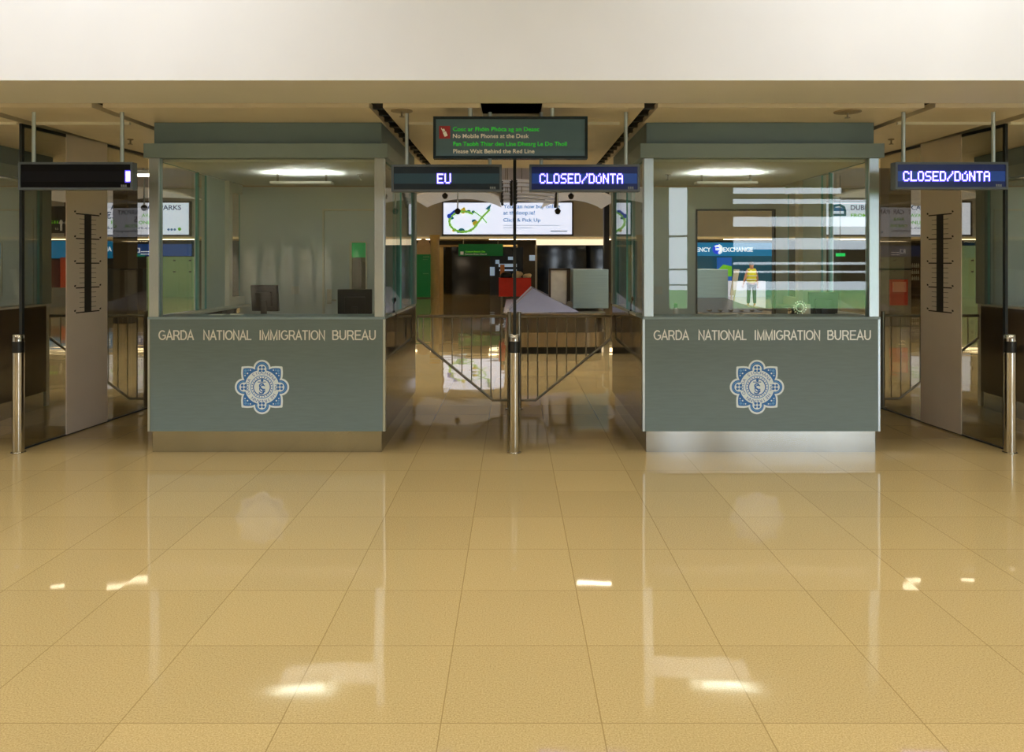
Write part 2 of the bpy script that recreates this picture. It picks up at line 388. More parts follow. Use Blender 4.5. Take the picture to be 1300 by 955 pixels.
# ------------------------------------------------------------------ crest
BLUE = mat('crest_blue', (46, 112, 186), .45, var=.1, scale=60); BLUE2 = mat('crest_mid_blue', (98, 158, 214), .45, var=.05); CRW = mat('crest_white', (222, 236, 242), .5, var=.02)
def ring_pts(cx, cz, r, n=40): return [(cx+r*math.cos(2*math.pi*i/n), cz+r*math.sin(2*math.pi*i/n)) for i in range(n)]
def crest(x, z, R, y, parent):
    b = MB()
    def lay(k, mi, grow):
        yy = y - .0006*k; b.mi = mi
        b.poly(ring_pts(x, z, (.70+grow)*R), yy, .0006*k*.4)
        for a in range(4):
            ca, sa = math.cos(a*math.pi/2), math.sin(a*math.pi/2)
            b.poly(ring_pts(x+.68*R*ca, z+.68*R*sa, (.265+grow)*R, 28), yy-.00005*(a+1), .0002)
            # flared corner plates on the diagonals
            g_ = grow; p = [(.2, .2), (.24, .65+g_), (.36, .70+g_), (.50, .713+g_), (.61, .708+g_), (.682+g_, .697+g_), (.697+g_, .682+g_), (.708+g_, .61), (.713+g_, .50), (.70+g_, .36), (.65+g_, .24)]
            p = [(u*ca-v*sa, u*sa+v*ca) for u, v in p]
            b.poly([(x+u*R, z+v*R) for u, v in p], yy-.0003-.00005*a, .0002)
    lay(1, 0, .055); lay(2, 1, -.015)
    def disc(cx, cz, r, k, mi, n=36): b.mi = mi; b.poly(ring_pts(cx, cz, r, n), y-.0006*k, .0003)
    for a in range(4):
        ca, sa = math.cos(a*math.pi/2), math.sin(a*math.pi/2); cx, cz = x+.68*R*ca, z+.68*R*sa
        disc(cx, cz, .215*R, 3, 2); disc(cx, cz, .19*R, 3.5, 1)
    # knotwork dots and bands on the corner plates
    for sx in (-1, 1):
        for sz in (-1, 1):
            for (u, v, r) in ((.60, .60, .05), (.50, .62, .035), (.62, .50, .035), (.62, .42, .025), (.42, .62, .025), (.53, .50, .03)):
                disc(x+sx*u*R, z+sz*v*R, r*R, 4, 2 if r > .03 else 0, 14)
    disc(x, z, .665*R, 4.4, 1); disc(x, z, .63*R, 4.8, 0); disc(x, z, .43*R, 5.2, 2); disc(x, z, .40*R, 5.6, 0); disc(x, z, .33*R, 6, 1); disc(x, z, .29*R, 6.4, 0)
    # small lobes with crosses over the ring
    for a in range(4):
        ca, sa = math.cos(a*math.pi/2), math.sin(a*math.pi/2); cx, cz = x+.66*R*ca, z+.66*R*sa
        disc(cx, cz, .17*R, 6.8, 0)
        for q in range(4):
            d = q*math.pi/2 + math.pi/4
            disc(cx+.085*R*math.cos(d), cz+.085*R*math.sin(d), .05*R, 7.2, 1, 12)
    # lettering round the ring
    txt = 'GARDA SIOCHANA NA HEIREANN '
    b.mi = 1
    for i, ch in enumerate(txt):
        if ch == ' ': continue
        a = math.radians(205) - 2*math.pi*i/len(txt)
        me = text_mesh(ch, .0)
        cw = (max(v.co.x for v in me.vertices)+min(v.co.x for v in me.vertices))/2
        s = .125*R/.729
        M = Matrix.Translation((x+.475*R*math.cos(a), y-.0006*7, z+.475*R*math.sin(a))) @ Matrix.Rotation(-(a-math.pi/2), 4, 'Y') @ Matrix(((s, 0, 0, -cw*s), (0, 0, -1, 0), (0, s, 0, 0), (0, 0, 0, 1)))
        b.add(me, M); bpy.data.meshes.remove(me)
    # patterned inner ring
    for i in range(24):
        a = 2*math.pi*i/24
        disc(x+.365*R*math.cos(a), z+.365*R*math.sin(a), .022*R, 6.6, 1, 8)
    # interlaced G and S monogram with a cross bar
    b.mi = 1
    put_text(b, 'S', x-.11*R, x+.09*R, z-.27*R, .44*R, y-.0006*8, depth=.0004)
    put_text(b, 'G', x-.10*R, x+.12*R, z-.20*R, .30*R, y-.0006*8.6, depth=.0004)
    b.box(x-.15*R, x+.15*R, y-.0006*9, y-.0006*8.8, z+.17*R, z+.20*R)
    disc(x+.01*R, z+.25*R, .05*R, 9.2, 1, 14)
    b.mi = 0
    return obj('crest', b, [CRW, BLUE, BLUE2], parent)

# ------------------------------------------------------------------ booths
Y0 = 7.10
LAMPB = mat('booth_lamp', (255, 255, 255), .5, emit=(252, 252, 246), strength=62.0)
def pane(name, mb_box, parent, m=CLEAR, edge=TEAL, thin='x'):
    """a glass pane whose edge faces show the teal of thick glass"""
    b = MB(); b.box(*mb_box)
    ax = 0 if thin == 'x' else 1
    o = None
    b.bm.faces.ensure_lookup_table()
    for f in b.bm.faces:
        f.normal_update(); f.material_index = 0 if abs(f.normal[ax]) > .5 else 1
    return obj(name, b, [m, edge], parent)
def booth(cx, m, label, opening, vis):
    t = thing('immigration_booth', (cx, Y0, 0), label, 'booth', 'immigration booths in a row')
    X = lambda u: cx + m*u
    def bx(mb, u0, u1, v0, v1, z0, z1, bev=0): return mb.box(X(u0), X(u1), Y0+v0, Y0+v1, z0, z1, bev=bev)
    fp = obj('front_panel', bx(MB(), -1.04, 1.04, 0, .035, .19, 1.19, .003), BOOTH, t)
    xl = cx - 1.055
    for wd, a, b in (('GARDA', 202.5, 247.5), ('NATIONAL', 259, 321), ('IMMIGRATION', 330, 414.5), ('BUREAU', 422.5, 479)):
        k_ = Y0/F
        obj('lettering', caps_word(MB(), wd, xl+(a-189.5)*k_, xl+(b-189.5)*k_, 1.005, .0885, Y0-.005), LETTER, fp)
    crest(cx-.04, .586, .243, Y0, fp)
    obj('edge_trim', bx(MB(), -1.06, -1.04, -.003, .04, .19, 1.19), ALU, t)
    obj('edge_trim', bx(MB(), 1.04, 1.06, -.003, .04, .19, 1.19), ALU, t)
    obj('kick_plate', bx(MB(), -1.025, 1.025, .02, .04, 0, .19), STEEL, t)
    for sg in (-1, 1):
        obj('side_panel', bx(MB(), sg*1.03, sg*1.058, .04, 2.2, .19, 1.19), SIDE, t)
        obj('side_kick_plate', bx(MB(), sg*1.0, sg*1.025, .04, 2.2, 0, .19), STEEL, t)
    obj('counter_top', bx(MB(), -1.06, 1.06, -.008, .42, 1.19, 1.212, .003), FASCIA, t)
    for sg in (-1, 1):
        obj('side_sill', bx(MB(), sg*.86, sg*1.06, .42, 2.2, 1.19, 1.212), WORK, t)
        obj('corner_post', bx(MB(), sg*.962, sg*1.05, .0, .085, 1.212, 2.63, .004), ALU, t)
    obj('desk', bx(MB(), -.86, .86, .42, 1.15, .93, .96).box(X(-.84), X(-.80), Y0+1.0, Y0+1.12, 0, .93).box(X(.80), X(.84), Y0+1.0, Y0+1.12, 0, .93), WORK, t)
    pane('front_glass', (X(-.962), X(.962), Y0+.03, Y0+.042, 1.212, 2.63), t, thin='y')
    for sg in (-1, 1):
        pane('side_glass', (X(sg*1.018), X(sg*1.040), Y0+.085, Y0+1.06, 1.214, 2.62), t)
        pane('sliding_glass', (X(sg*.985), X(sg*1.007), Y0+.93, Y0+1.17, 1.214, 2.60), t)
    for sg in (-1, 1): obj('glass_channel', bx(MB(), sg*1.008, sg*1.017, .93, .96, 1.214, 2.6), ALU, t)
    obj('pale_panel', bx(MB(), -1.04, -1.01, 1.17, 1.76, 1.212, 2.61), LIGHTPAN, t)
    obj('beige_post', bx(MB(), -1.05, -.96, 1.76, 1.86, 1.212, 2.61), POSTB, t)
    pane('rear_side_glass', (X(-1.04), X(-1.028), Y0+1.86, Y0+2.30, 1.30, 2.50), t)
    obj('rear_sill', bx(MB(), -1.05, -.97, 1.86, 2.32, 1.212, 1.30), POSTB, t)
    obj('rear_window_head', bx(MB(), -1.05, -1.0, 1.86, 2.32, 2.5, 2.61), POSTB, t)
    pane('rear_side_glass', (X(1.010), X(1.040), Y0+1.17, Y0+2.10, 1.214, 2.62), t)
    obj('rear_post', bx(MB(), .99, 1.06, 2.12, 2.30, 1.212, 2.63), FASCIA, t)
    obj('header_fascia', bx(MB(), -1.085, 1.085, -.03, 2.42, 2.63, 2.757, .003), FASCIA, t)
    obj('upper_fascia', bx(MB(), -1.02, 1.02, .04, 2.40, 2.757, CEIL-.002), FASCIA2, t)
    obj('booth_ceiling', bx(MB(), -.96, .96, .085, 2.30, 2.605, 2.628), INTC, t)
    # back wall
    bw = MB(); DT = 2.327
    if opening:
        d0, d1 = -.88, .06
    else:
        d0, d1 = -.05, .85
    bx(bw, -1.03, d0, 2.30, 2.36, 0, 2.59); bx(bw, d1, 1.0, 2.30, 2.36, 0, 2.59); bx(bw, d0, d1, 2.30, 2.36, DT, 2.59)
    obj('back_wall', bw, INT, t)
    fr = MB(); bx(fr, d0, d0+.018, 2.285, 2.37, 0, DT); bx(fr, d1-.018, d1, 2.285, 2.37, 0, DT); bx(fr, d0, d1, 2.285, 2.37, DT-.018, DT)
    obj('door_frame', fr, POSTB if not opening else mat('dark_jamb', (60, 64, 60), .4), t)
    if not opening:
        a, b_ = .28, .46; z0, z1 = 1.30, 1.935
        d = MB(); v0, v1 = 2.305, 2.35
        e0, e1 = d0+.022, d1-.022
        bx(d, e0, a, v0, v1, .01, DT-.02); bx(d, b_, e1, v0, v1, .01, DT-.02); bx(d, a, b_, v0, v1, .01, z0); bx(d, a, b_, v0, v1, z1, DT-.02)
        door = obj('door', d, INT, t)
        g = MB(); 
        for q in ((a-.015, a+.003, z0, z1), (b_-.003, b_+.015, z0, z1)): bx(g, q[0], q[1], v0-.008, v1, q[2], q[3])
        bx(g, a, b_, v0-.008, v1, z1-.003, z1+.015); bx(g, a, b_, v0-.008, v1, z0-.015, z0+.003)
        obj('vision_panel_frame', g, POSTB, door)
        pane('vision_panel', (X(a), X(b_), Y0+2.325, Y0+2.331, z0, z1), door, thin='y')
        h = MB(); bx(h, e0+.03, e0+.085, v0-.018, v0, 1.21, 1.38, .003); bx(h, e0+.05, e0+.065, v0-.06, v0-.015, 1.245, 1.26); bx(h, e0+.05, e0+.15, v0-.066, v0-.052, 1.243, 1.262)
        obj('door_handle', h, mat('satin_handle', (200, 196, 180), .35, metal=.6), door)
    # light switch on the back wall
    su = -.37 if not opening else .50
    s_ = MB(); bx(s_, su-.045, su+.045, 2.288, 2.30, 1.325, 1.415, .003); bx(s_, su-.012, su+.012, 2.282, 2.29, 1.352, 1.388)
    obj('light_switch', s_, WHITEP, t)
    # suspended ceiling lamp: housing with an upward glowing diffuser
    u0, u1 = -.24, .37
    hs_ = MB(); bx(hs_, u0, u1, .88, 1.02, 2.490, 2.497)
    for q in ((u0, u1, .88, .885), (u0, u1, 1.015, 1.02), (u0, u0+.006, .885, 1.015), (u1-.006, u1, .885, 1.015)): bx(hs_, *q, 2.497, 2.513)
    hs = obj('ceiling_lamp', hs_, WHITEP, t)
    obj('lamp_diffuser', bx(MB(), u0+.02, u1-.02, .90, 1.0, 2.4975, 2.504), LAMPB, hs)
    for q in (u0+.05, u1-.07): obj('lamp_bracket', bx(MB(), q, q+.02, .94, .955, 2.504, 2.606), CHROME, hs)
    sp = MB().tube((X(.62), Y0+1.1, 2.608), (X(.62), Y0+1.1, 2.545), .008).tube((X(.62), Y0+1.1, 2.606), (X(.62), Y0+1.1, 2.597), .03, 16).tube((X(.62), Y0+1.1, 2.552), (X(.62), Y0+1.1, 2.545), .018, 12)
    obj('sprinkler', sp, CHROME, t)
    return t
BL, BR = -2.205, 2.212
booth(BL, 1, 'grey immigration booth with a closed door and two monitors behind its glass', False, True)
booth(BR, -1, 'grey immigration booth with an open doorway and one monitor behind its glass', True, True)
booth(-6.52, 1, 'dim booth at the far left beyond the tinted partition', False, True)
booth(6.52, -1, 'dim booth at the far right beyond the tinted partition', False, True)

# monitors and small things on the desks
def monitor(x, y, zb, w, h, yaw, tilt, label, desk):
    t = thing('monitor', (x, y, desk), label, 'monitor', 'computer monitors in the booths')
    R = Matrix.Rotation(yaw, 3, 'Z') @ Matrix.Rotation(tilt, 3, 'X')
    p = (x, y, zb+h/2)
    b = MB().box(x-w/2, x+w/2, y-.018, y+.018, zb, zb+h, rot=R, piv=p, bev=.006)
    b.box(x-w*.3, x+w*.3, y-.04, y-.016, zb+h*.2, zb+h*.75, rot=R, piv=p, bev=.006)
    obj('shell', b, SCREENBACK, t)
    obj('screen', MB().box(x-w/2+.014, x+w/2-.014, y+.0175, y+.0195, zb+.014, zb+h-.014, rot=R, piv=p), mat('screen_black', (6, 7, 9), .12), t)
    obj('stand', MB().box(x-.03, x+.03, y-.05, y-.03, desk+.012, zb+h*.4, bev=.004), BLACK, t)
    obj('base', MB().box(x-.1, x+.1, y-.1, y+.06, desk, desk+.014, bev=.005), BLACK, t)
monitor(-2.515, 8.05, 1.205, .295, .265, math.radians(-14), math.radians(6), 'black monitor nearer the pale side panel, seen from behind', .96)
monitor(-1.565, 7.85, 1.15, .335, .285, math.radians(10), math.radians(8), 'black monitor in front of the door handle, seen from behind', .96)
monitor(2.96, 7.62, 1.16, .275, .255, math.radians(-4), math.radians(5), 'black monitor in the corner of the booth with the open doorway', .96)
t = thing('spray_can', (1.485, 7.66, .96), 'white canister standing on the desk below the light switch', 'canister')
obj('body', MB().lathe([(.022, .96), (.026, .965), (.026, 1.24), (.018, 1.262)], 1.56, 7.66), WHITEP, t, True)
obj('cap', MB().lathe([(.016, 1.262), (.016, 1.30), (.010, 1.306)], 1.56, 7.66), mat('green_cap', (70, 120, 70), .4), t, True)
t.location = (1.56, 7.66, .96)
for ch in t.children: ch.location = (-.075, 0, 0)
t = thing('card_reader', (2.79, 7.62, .96), 'small cream box beside the corner monitor', 'card reader')
obj('body', MB().box(2.745, 2.835, 7.59, 7.65, .96, 1.30, bev=.006), POSTB, t)
obj('slot', MB().box(2.765, 2.815, 7.586, 7.592, .99, 1.27), mat('cream_inset', (235, 225, 200), .5), t)
# speech ring etched in the right front glass
t = MB()
for i in range(16):
    a = 2*math.pi*i/16
    for r in (.035, .055): t.tube((2.565+r*math.cos(a), Y0+.026, 1.295+r*math.sin(a)), (2.565+r*math.cos(a), Y0+.030, 1.295+r*math.sin(a)), .0045, 8)
tag(obj('speech_grille', t, CHROME), 'ring of small speech holes on the booth glass by the corner monitor', 'speech grille')
def mic(x, y, lab):
    t = thing('desk_microphone', (x, y, 1.212), lab, 'microphone', 'counter microphones')
    obj('base', MB().lathe([(.03, 1.212), (.03, 1.172), (.01, 1.23)], x, y, 16), BLACK, t, True)
    obj('stem', MB().path([(x, y, 1.175), (x, y, 1.29), (x+.012, y, 1.32)], .006), BLACK, t)
    obj('head', MB().ball((x+.014, y, 1.335), .014, sz=1.6), BLACK, t, True)
mic(-1.17, 7.75, 'slim black microphone on the side sill of the EU booth')
mic(1.175, 7.95, 'slim black microphone on the side sill of the booth with the open doorway')
for i, (x, y) in enumerate(((-2.75, 7.38), (-2.58, 7.42))):
    tag(obj('paper_sheet', MB().box(x-.06, x+.06, y-.05, y+.05, 1.212, 1.216+.003*i, rot=Matrix.Rotation(.3*i, 3, 'Z')), WHITEP), ('left' if i == 0 else 'right') + ' of two white paper slips on the counter behind the glass', 'paper', 'paper slips on the counter')

# ------------------------------------------------------------------ partitions, ruler panels, bollards, gates
def partition(pf, pb, label, tint, w=.014):
    (x0, y0), (x1, y1) = pf, pb
    t = thing('glass_partition', (x0, y0, 0), label, 'glass partition', 'glass lane partitions')
    d = Vector((x1-x0, y1-y0, 0)); L = d.length; R = Matrix.Rotation(math.atan2(d.y, d.x), 3, 'Z')
    def seg(mb, a, b, hw, z0, z1):
        mb.box(x0+a, x0+b, y0-hw, y0+hw, z0, z1, rot=R, piv=(x0, y0, 0)); return mb
    obj('pane', seg(MB(), .03, L, w/2, .012, CEIL-.03), tint, t)
    obj('front_edge', seg(MB(), 0, .03, .014, .0, CEIL), DKEDGE, t)
    obj('floor_channel', seg(MB(), .03, L, .012, 0, .014), DKEDGE, t)
    obj('head_channel', seg(MB(), .03, L, .014, CEIL-.03, CEIL), DKEDGE, t)
    return t, seg
PL = ((-4.455, 7.19), (-4.255, 9.25)); PR = ((4.455, 7.19), (4.27, 9.25))
partition(*PL, 'tinted glass partition with a ruler panel on the lane left of the EU booth', TINT)
partition(*PR, 'tinted glass partition with a ruler panel on the lane right of the doorway booth', TINT)
partition((.01, 7.19), (.0, 9.15), 'glass partition seen edge on between the two central gates', CLEAR)

def ruler(pf, pb, sg, label):
    (x0, y0), (x1, y1) = pf, pb
    xa = lambda Y: x0+(x1-x0)*(Y-y0)/(y1-y0)
    YA, YB = 7.79, 8.45
    off = -sg*.014                       # on the side facing the middle
    c = ((xa(YA)+xa(YB))/2, (YA+YB)/2)
    t = thing('height_ruler_panel', (c[0]+off, c[1], 0), label, 'height chart', 'height ruler panels')
    ang = math.atan2(xa(YB)-xa(YA), YB-YA)
    def slab(mb, s0, s1, n0, n1, z0, z1):
        # s along the glass from panel centre, n outwards to the lane
        R = Matrix.Rotation(-ang, 3, 'Z')
        xx = sorted((c[0]+off-sg*n0, c[0]+off-sg*n1))
        return mb.box(xx[0], xx[1], c[1]+s0, c[1]+s1, z0, z1, rot=R, piv=(c[0]+off, c[1], 0))
    H = (YB-YA)/2
    obj('panel', slab(MB(), -H, H, -.004, .006, .012, CEIL), RULER, t)
    b = MB(); zt, zb_ = 2.185, 1.195
    slab(b, -.055, .055, .006, .0075, zb_, zt)
    n = 20
    for i in range(n+1):
        z = zb_+(zt-zb_)*i/n
        if i % 5 == 0:
            slab(b, -.19, .19, .006, .0078, z-.006, z+.006)
            for e in (-.205, .205): slab(b, e-.012, e+.012, .006, .0075, z+.012, z+.026); slab(b, e-.004, e+.016, .006, .0077, z+.024, z+.03)
        else:
            slab(b, -.135, .135, .006, .0076, z-.002, z+.002)
    obj('scale_marks', b, RULERK, t)
ruler(*PL, -1, 'taupe panel with a black height ruler on the left partition')
ruler(*PR, 1, 'taupe panel with a black height ruler on the right partition')

def bollard(x, y, label):
    t = thing('bollard', (x, y, 0), label, 'bollard', 'steel bollards at the partition ends')
    r = .049
    obj('post', MB().lathe([(r, .0), (r, .895)], x, y, 28), CHROME, t, True)
    obj('base_ring', MB().lathe([(r+.012, 0), (r+.012, .006), (r+.001, .010)], x, y, 28), CHROME, t, True)
    obj('black_band', MB().lathe([(r+.0015, .895), (r+.0015, .995)], x, y, 28), BLACK, t, True)
    obj('cap', MB().lathe([(r, .995), (r, 1.045), (r-.006, 1.055), (.001, 1.057)], x, y, 28), CHROME, t, True)
bollard(-4.42, 7.10, 'steel bollard with a black band at the left ruler partition')
bollard(.005, 7.10, 'steel bollard with a black band between the two central gates')
bollard(4.43, 7.10, 'steel bollard with a black band at the right ruler partition')

def gate(xp, sg, w, y, label):
    t = thing('barrier_gate', (xp, y, 0), label, 'gate', 'steel barrier gates across the lanes')
    zt, zlow, zhi = 1.075, .105, .815
    obj('post', MB().tube((xp, y, 0), (xp, y, 1.13), .024, 16).lathe([(.045, 0), (.045, .012)], xp, y, 16), RAIL, t, True)
    obj('top_rail', MB().tube((xp, y, zt), (xp+sg*w, y, zt), .017, 12), RAIL, t, True)
    xk = xp+sg*.19
    obj('lower_rail', MB().path([(xp, y, zlow), (xk, y, zlow), (xp+sg*w, y, zhi)], .015, 12), RAIL, t, True)
    n = int((w-.05)/.112)
    for i in range(n):
        u = .10+i*.112
        zl = zlow if u < .19 else zlow+(zhi-zlow)*(u-.19)/(w-.19)
        obj('bar', MB().tube((xp+sg*u, y, zl), (xp+sg*u, y, zt), .0065, 8), RAIL, t, True)
    obj('end_bar', MB().tube((xp+sg*w, y, zhi), (xp+sg*w, y, zt), .009, 8), RAIL, t, True)
gate(-.05, -1, 1.06, 9.2, 'barrier gate between the EU booth and the middle bollard')
gate(.065, 1, 1.06, 9.2, 'barrier gate in front of the baggage carousel')
gate(-4.30, -1, 1.12, 9.3, 'barrier gate behind the left ruler panel')
gate(4.315, 1, 1.12, 9.3, 'barrier gate behind the right ruler panel')
gate(-4.20, 1, .9, 9.3, 'barrier gate in the lane hidden behind the EU booth')
gate(4.21, -1, .9, 9.3, 'barrier gate in the lane behind the doorway booth')

# ------------------------------------------------------------------ hanging signs
FRAME = mat('sign_frame_grey', (86, 98, 112), .4); FACE = mat('sign_face_dark', (22, 40, 58), .3, var=.1); STRIP = mat('sign_strip', (44, 78, 102), .3, var=.08, scale=30, stretch=(1, 1, 40))
FACEK = mat('sign_face_black', (8, 9, 15), .5, spec=.15); STRIPK = mat('sign_strip_black', (20, 22, 30), .5, spec=.15, var=.3, scale=30, stretch=(1, 1, 40))
LED = mat('led_violet_white', (255, 255, 255), .5, emit=(190, 178, 255), strength=2.6); LEDHALO = mat('led_halo_violet', (90, 80, 220), .4, emit=(92, 80, 255), strength=1.0)  # second material is a painted violet halo for the scattered LED glow
FACEB = mat('sign_face_blue_glow', (12, 32, 84), .3, emit=(6, 36, 130), strength=.10); STRIPB = mat('sign_strip_blue_glow', (30, 68, 130), .3, emit=(20, 70, 180), strength=.22)  # blue glow of the lit dots is put into face and strip
GL = {'C': '01110 10001 10000 10000 10000 10001 01110', 'L': '10000 10000 10000 10000 10000 10000 11111', 'O': '01110 10001 10001 10001 10001 10001 01110',
 'S': '01111 10000 10000 01110 00001 00001 11110', 'E': '11111 10000 10000 11110 10000 10000 11111', 'D': '11110 10001 10001 10001 10001 10001 11110', '/': '00001 00001 00010 00100 01000 10000 10000',
 'U': '10001 10001 10001 10001 10001 10001 01110', 'V': '00010 00100 10001 10001 10001 10001 01110', 'N': '10001 11001 11001 10101 10011 10011 10001', 'T': '11111 00100 00100 00100 00100 00100 00100', 'A': '01110 10001 10001 11111 10001 10001 10001'}
def led_text(b, s, x0, x1, z0, z1, y):
    ncol = len(s)*6-1; px = (x1-x0)/ncol; pz = (z1-z0)/7
    for k, ch in enumerate(s):
        for r, row in enumerate(GL[ch].split()):
            for c, v in enumerate(row):
                if v == '1':
                    cx = x0+(k*6+c+.5)*px; cz = z1-(r+.5)*pz
                    b.mi = 0; b.box(cx-px*.40, cx+px*.40, y-.004, y, cz-pz*.42, cz+pz*.42)
                    b.mi = 1; b.box(cx-px*.9, cx+px*.9, y-.0005-.0001*((r+c) % 4), y, cz-pz*.9, cz+pz*.9)  # glowing halo square behind the dot
    return b
YS = 6.60
def led_sign(p0, p1, q0, q1, text, tpx, label, dark=False, poles=(), zt=None):
    x0, x1 = wx(p0, YS), wx(p1, YS); zt_, zb_ = wz(q0, YS), wz(q1, YS)
    t = thing('led_sign', ((x0+x1)/2, YS, zb_), label, 'sign', 'hanging LED lane signs')
    f = MB(); w = .018
    f.box(x0, x1, YS-.0, YS+.07, zb_+w, zt_-w)
    f.box(x0, x1, YS-.012, YS+.075, zt_-w, zt_).box(x0, x1, YS-.012, YS+.075, zb_, zb_+w).box(x0, x0+w, YS-.012, YS+.075, zb_+w, zt_-w).box(x1-w, x1, YS-.012, YS+.075, zb_+w, zt_-w)
    obj('housing', f, FRAME, t)
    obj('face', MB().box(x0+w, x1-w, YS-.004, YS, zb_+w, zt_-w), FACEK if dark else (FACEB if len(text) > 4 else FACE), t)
    zc = (zb_+zt_)/2-.004
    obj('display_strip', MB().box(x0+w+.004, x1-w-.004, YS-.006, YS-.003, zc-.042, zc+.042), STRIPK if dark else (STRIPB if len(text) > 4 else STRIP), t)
    L = MB()
    if text: led_text(L, text, wx(tpx[0], YS), wx(tpx[1], YS), zc-.041, zc+.041, YS-.006)
    else:
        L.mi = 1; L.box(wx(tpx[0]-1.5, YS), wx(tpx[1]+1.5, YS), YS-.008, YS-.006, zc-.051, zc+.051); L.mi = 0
        L.box(wx(tpx[0], YS), wx(tpx[1], YS), YS-.011, YS-.006, zc-.041, zc+.041)
    obj('led_text', L, [LED, LEDHALO], t)
    g = MB(); gx = x1-w-.03
    for i in range(3): g.box(gx-.05+i*.017, gx-.05+i*.017+.012, YS-.007, YS-.004, zb_+w+.008, zb_+w+.024)
    g.box(gx-.05, gx, YS-.007, YS-.004, zb_+w+.003, zb_+w+.006)
    obj('maker_plate', g, mat('plate_grey', (130, 140, 150), .4), t)
    for p in poles:
        x = wx(p, YS+.05)
        obj('hanging_pole', MB().tube((x, YS+.05, zt_), (x, YS+.05, CEIL), .016, 14), ALU, t, True)
led_sign(24, 169, 206, 241, '', (160.5, 166), 'dark LED sign with one lit block at the far left', True, (43, 155))
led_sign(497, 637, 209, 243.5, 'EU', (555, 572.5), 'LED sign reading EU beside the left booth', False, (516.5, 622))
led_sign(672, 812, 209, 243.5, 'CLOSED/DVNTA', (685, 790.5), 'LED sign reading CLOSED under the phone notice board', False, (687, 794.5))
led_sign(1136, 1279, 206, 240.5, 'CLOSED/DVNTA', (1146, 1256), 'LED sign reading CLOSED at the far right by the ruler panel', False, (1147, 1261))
# notice board
YB_ = 6.46
x0, x1 = wx(550, YB_), wx(746, YB_); zt, zb = wz(148, YB_), wz(201.5, YB_)
t = thing('notice_board', ((x0+x1)/2, YB_, zb), 'wide slate board about mobile phones and the red line', 'sign')
NB = mat('notice_slate', (82, 114, 136), .45, var=.04); NF = mat('notice_frame', (32, 48, 60), .15)
obj('board', MB().box(x0+.02, x1-.02, YB_, YB_+.07, zb+.02, zt-.02), NB, t)
w = .022
obj('frame', MB().box(x0, x1, YB_-.01, YB_+.08, zt-w, zt).box(x0, x1, YB_-.01, YB_+.08, zb, zb+w).box(x0, x0+w, YB_-.01, YB_+.08, zb+w, zt-w).box(x1-w, x1, YB_-.01, YB_+.08, zb+w, zt-w), NF, t)
GT = mat('notice_green', (40, 200, 60), .5, emit=(40, 200, 50), strength=.35); WT = mat('notice_white', (225, 222, 212), .5, emit=(225, 222, 212), strength=.12)
def line(name, s, pa, pb_, base, cap, m):
    b = MB(); put_text(b, s, wx(pa, YB_), wx(pb_, YB_), wz(base, YB_), cap/F*YB_, YB_-.001, bold=.012, depth=.002); obj(name, b, m, t)
line('irish_text', 'Cosc ar Fh\u00f3in Ph\u00f3ca ag an Deasc', 575, 684.5, 166.5, 5.4, GT)
line('english_text', 'No Mobile Phones at the Desk', 575, 671.5, 175.2, 5.4, WT)
line('irish_text', 'Fan Taobh Thiar den L\u00edne Dhearg Le Do Thoil', 575.5, 719.5, 185.2, 5.4, GT)
line('english_text', 'Please Wait Behind the Red Line', 575.5, 678.5, 194.5, 5.4, WT)
ic = obj('red_icon', MB().box(wx(557.5, YB_), wx(571.5, YB_), YB_-.002, YB_, wz(176, YB_), wz(160, YB_)), mat('icon_red', (165, 50, 65), .5), t)
R_ = Matrix.Rotation(math.radians(-24), 3, 'Y')
cx_, cz_ = wx(564.5, YB_), wz(168.5, YB_)
obj('phone_symbol', MB().box(cx_-.014, cx_+.014, YB_-.004, YB_-.002, cz_-.032, cz_+.006, rot=R_, piv=(cx_, YB_, cz_)).box(cx_-.012, cx_+.010, YB_-.004, YB_-.002, cz_+.010, cz_+.032, rot=R_, piv=(cx_, YB_, cz_)).box(cx_-.013, cx_-.007, YB_-.004, YB_-.002, cz_+.03, cz_+.046, rot=R_, piv=(cx_, YB_, cz_)), WT, ic)
for p in (597, 701):
    x = wx(p, YB_+.035); obj('hanging_pole', MB().tube((x, YB_+.035, zt), (x, YB_+.035, CEIL+.03), .02, 14), ALU, t, True)
# sprinklers and ceiling roses
def sprinkler(x, y, r, lab):
    t = thing('sprinkler', (x, y, CEIL), lab, 'sprinkler', 'ceiling sprinklers')
    obj('rose', MB().lathe([(r, CEIL), (r, CEIL-.008), (r*.8, CEIL-.012)], x, y, 24), mat('rose_taupe', (150, 138, 118), .5), t, True)
    obj('head', MB().tube((x, y, CEIL-.008), (x, y, CEIL-.055), .008).tube((x, y, CEIL-.05), (x, y, CEIL-.056), .022, 14), RAIL, t, True)
sprinkler(wx(510, 6.58), 6.58, .09, 'sprinkler in a round ceiling rose above the EU sign')
sprinkler(wx(1076, 6.62), 6.62, .11, 'sprinkler in a round ceiling rose above the doorway booth')
sprinkler(wx(165.5, 8.1), 8.1, .03, 'sprinkler in the ceiling beside the dark LED sign')
sprinkler(wx(1131.5, 8.1), 8.1, .03, 'sprinkler in the ceiling beside the far right LED sign')

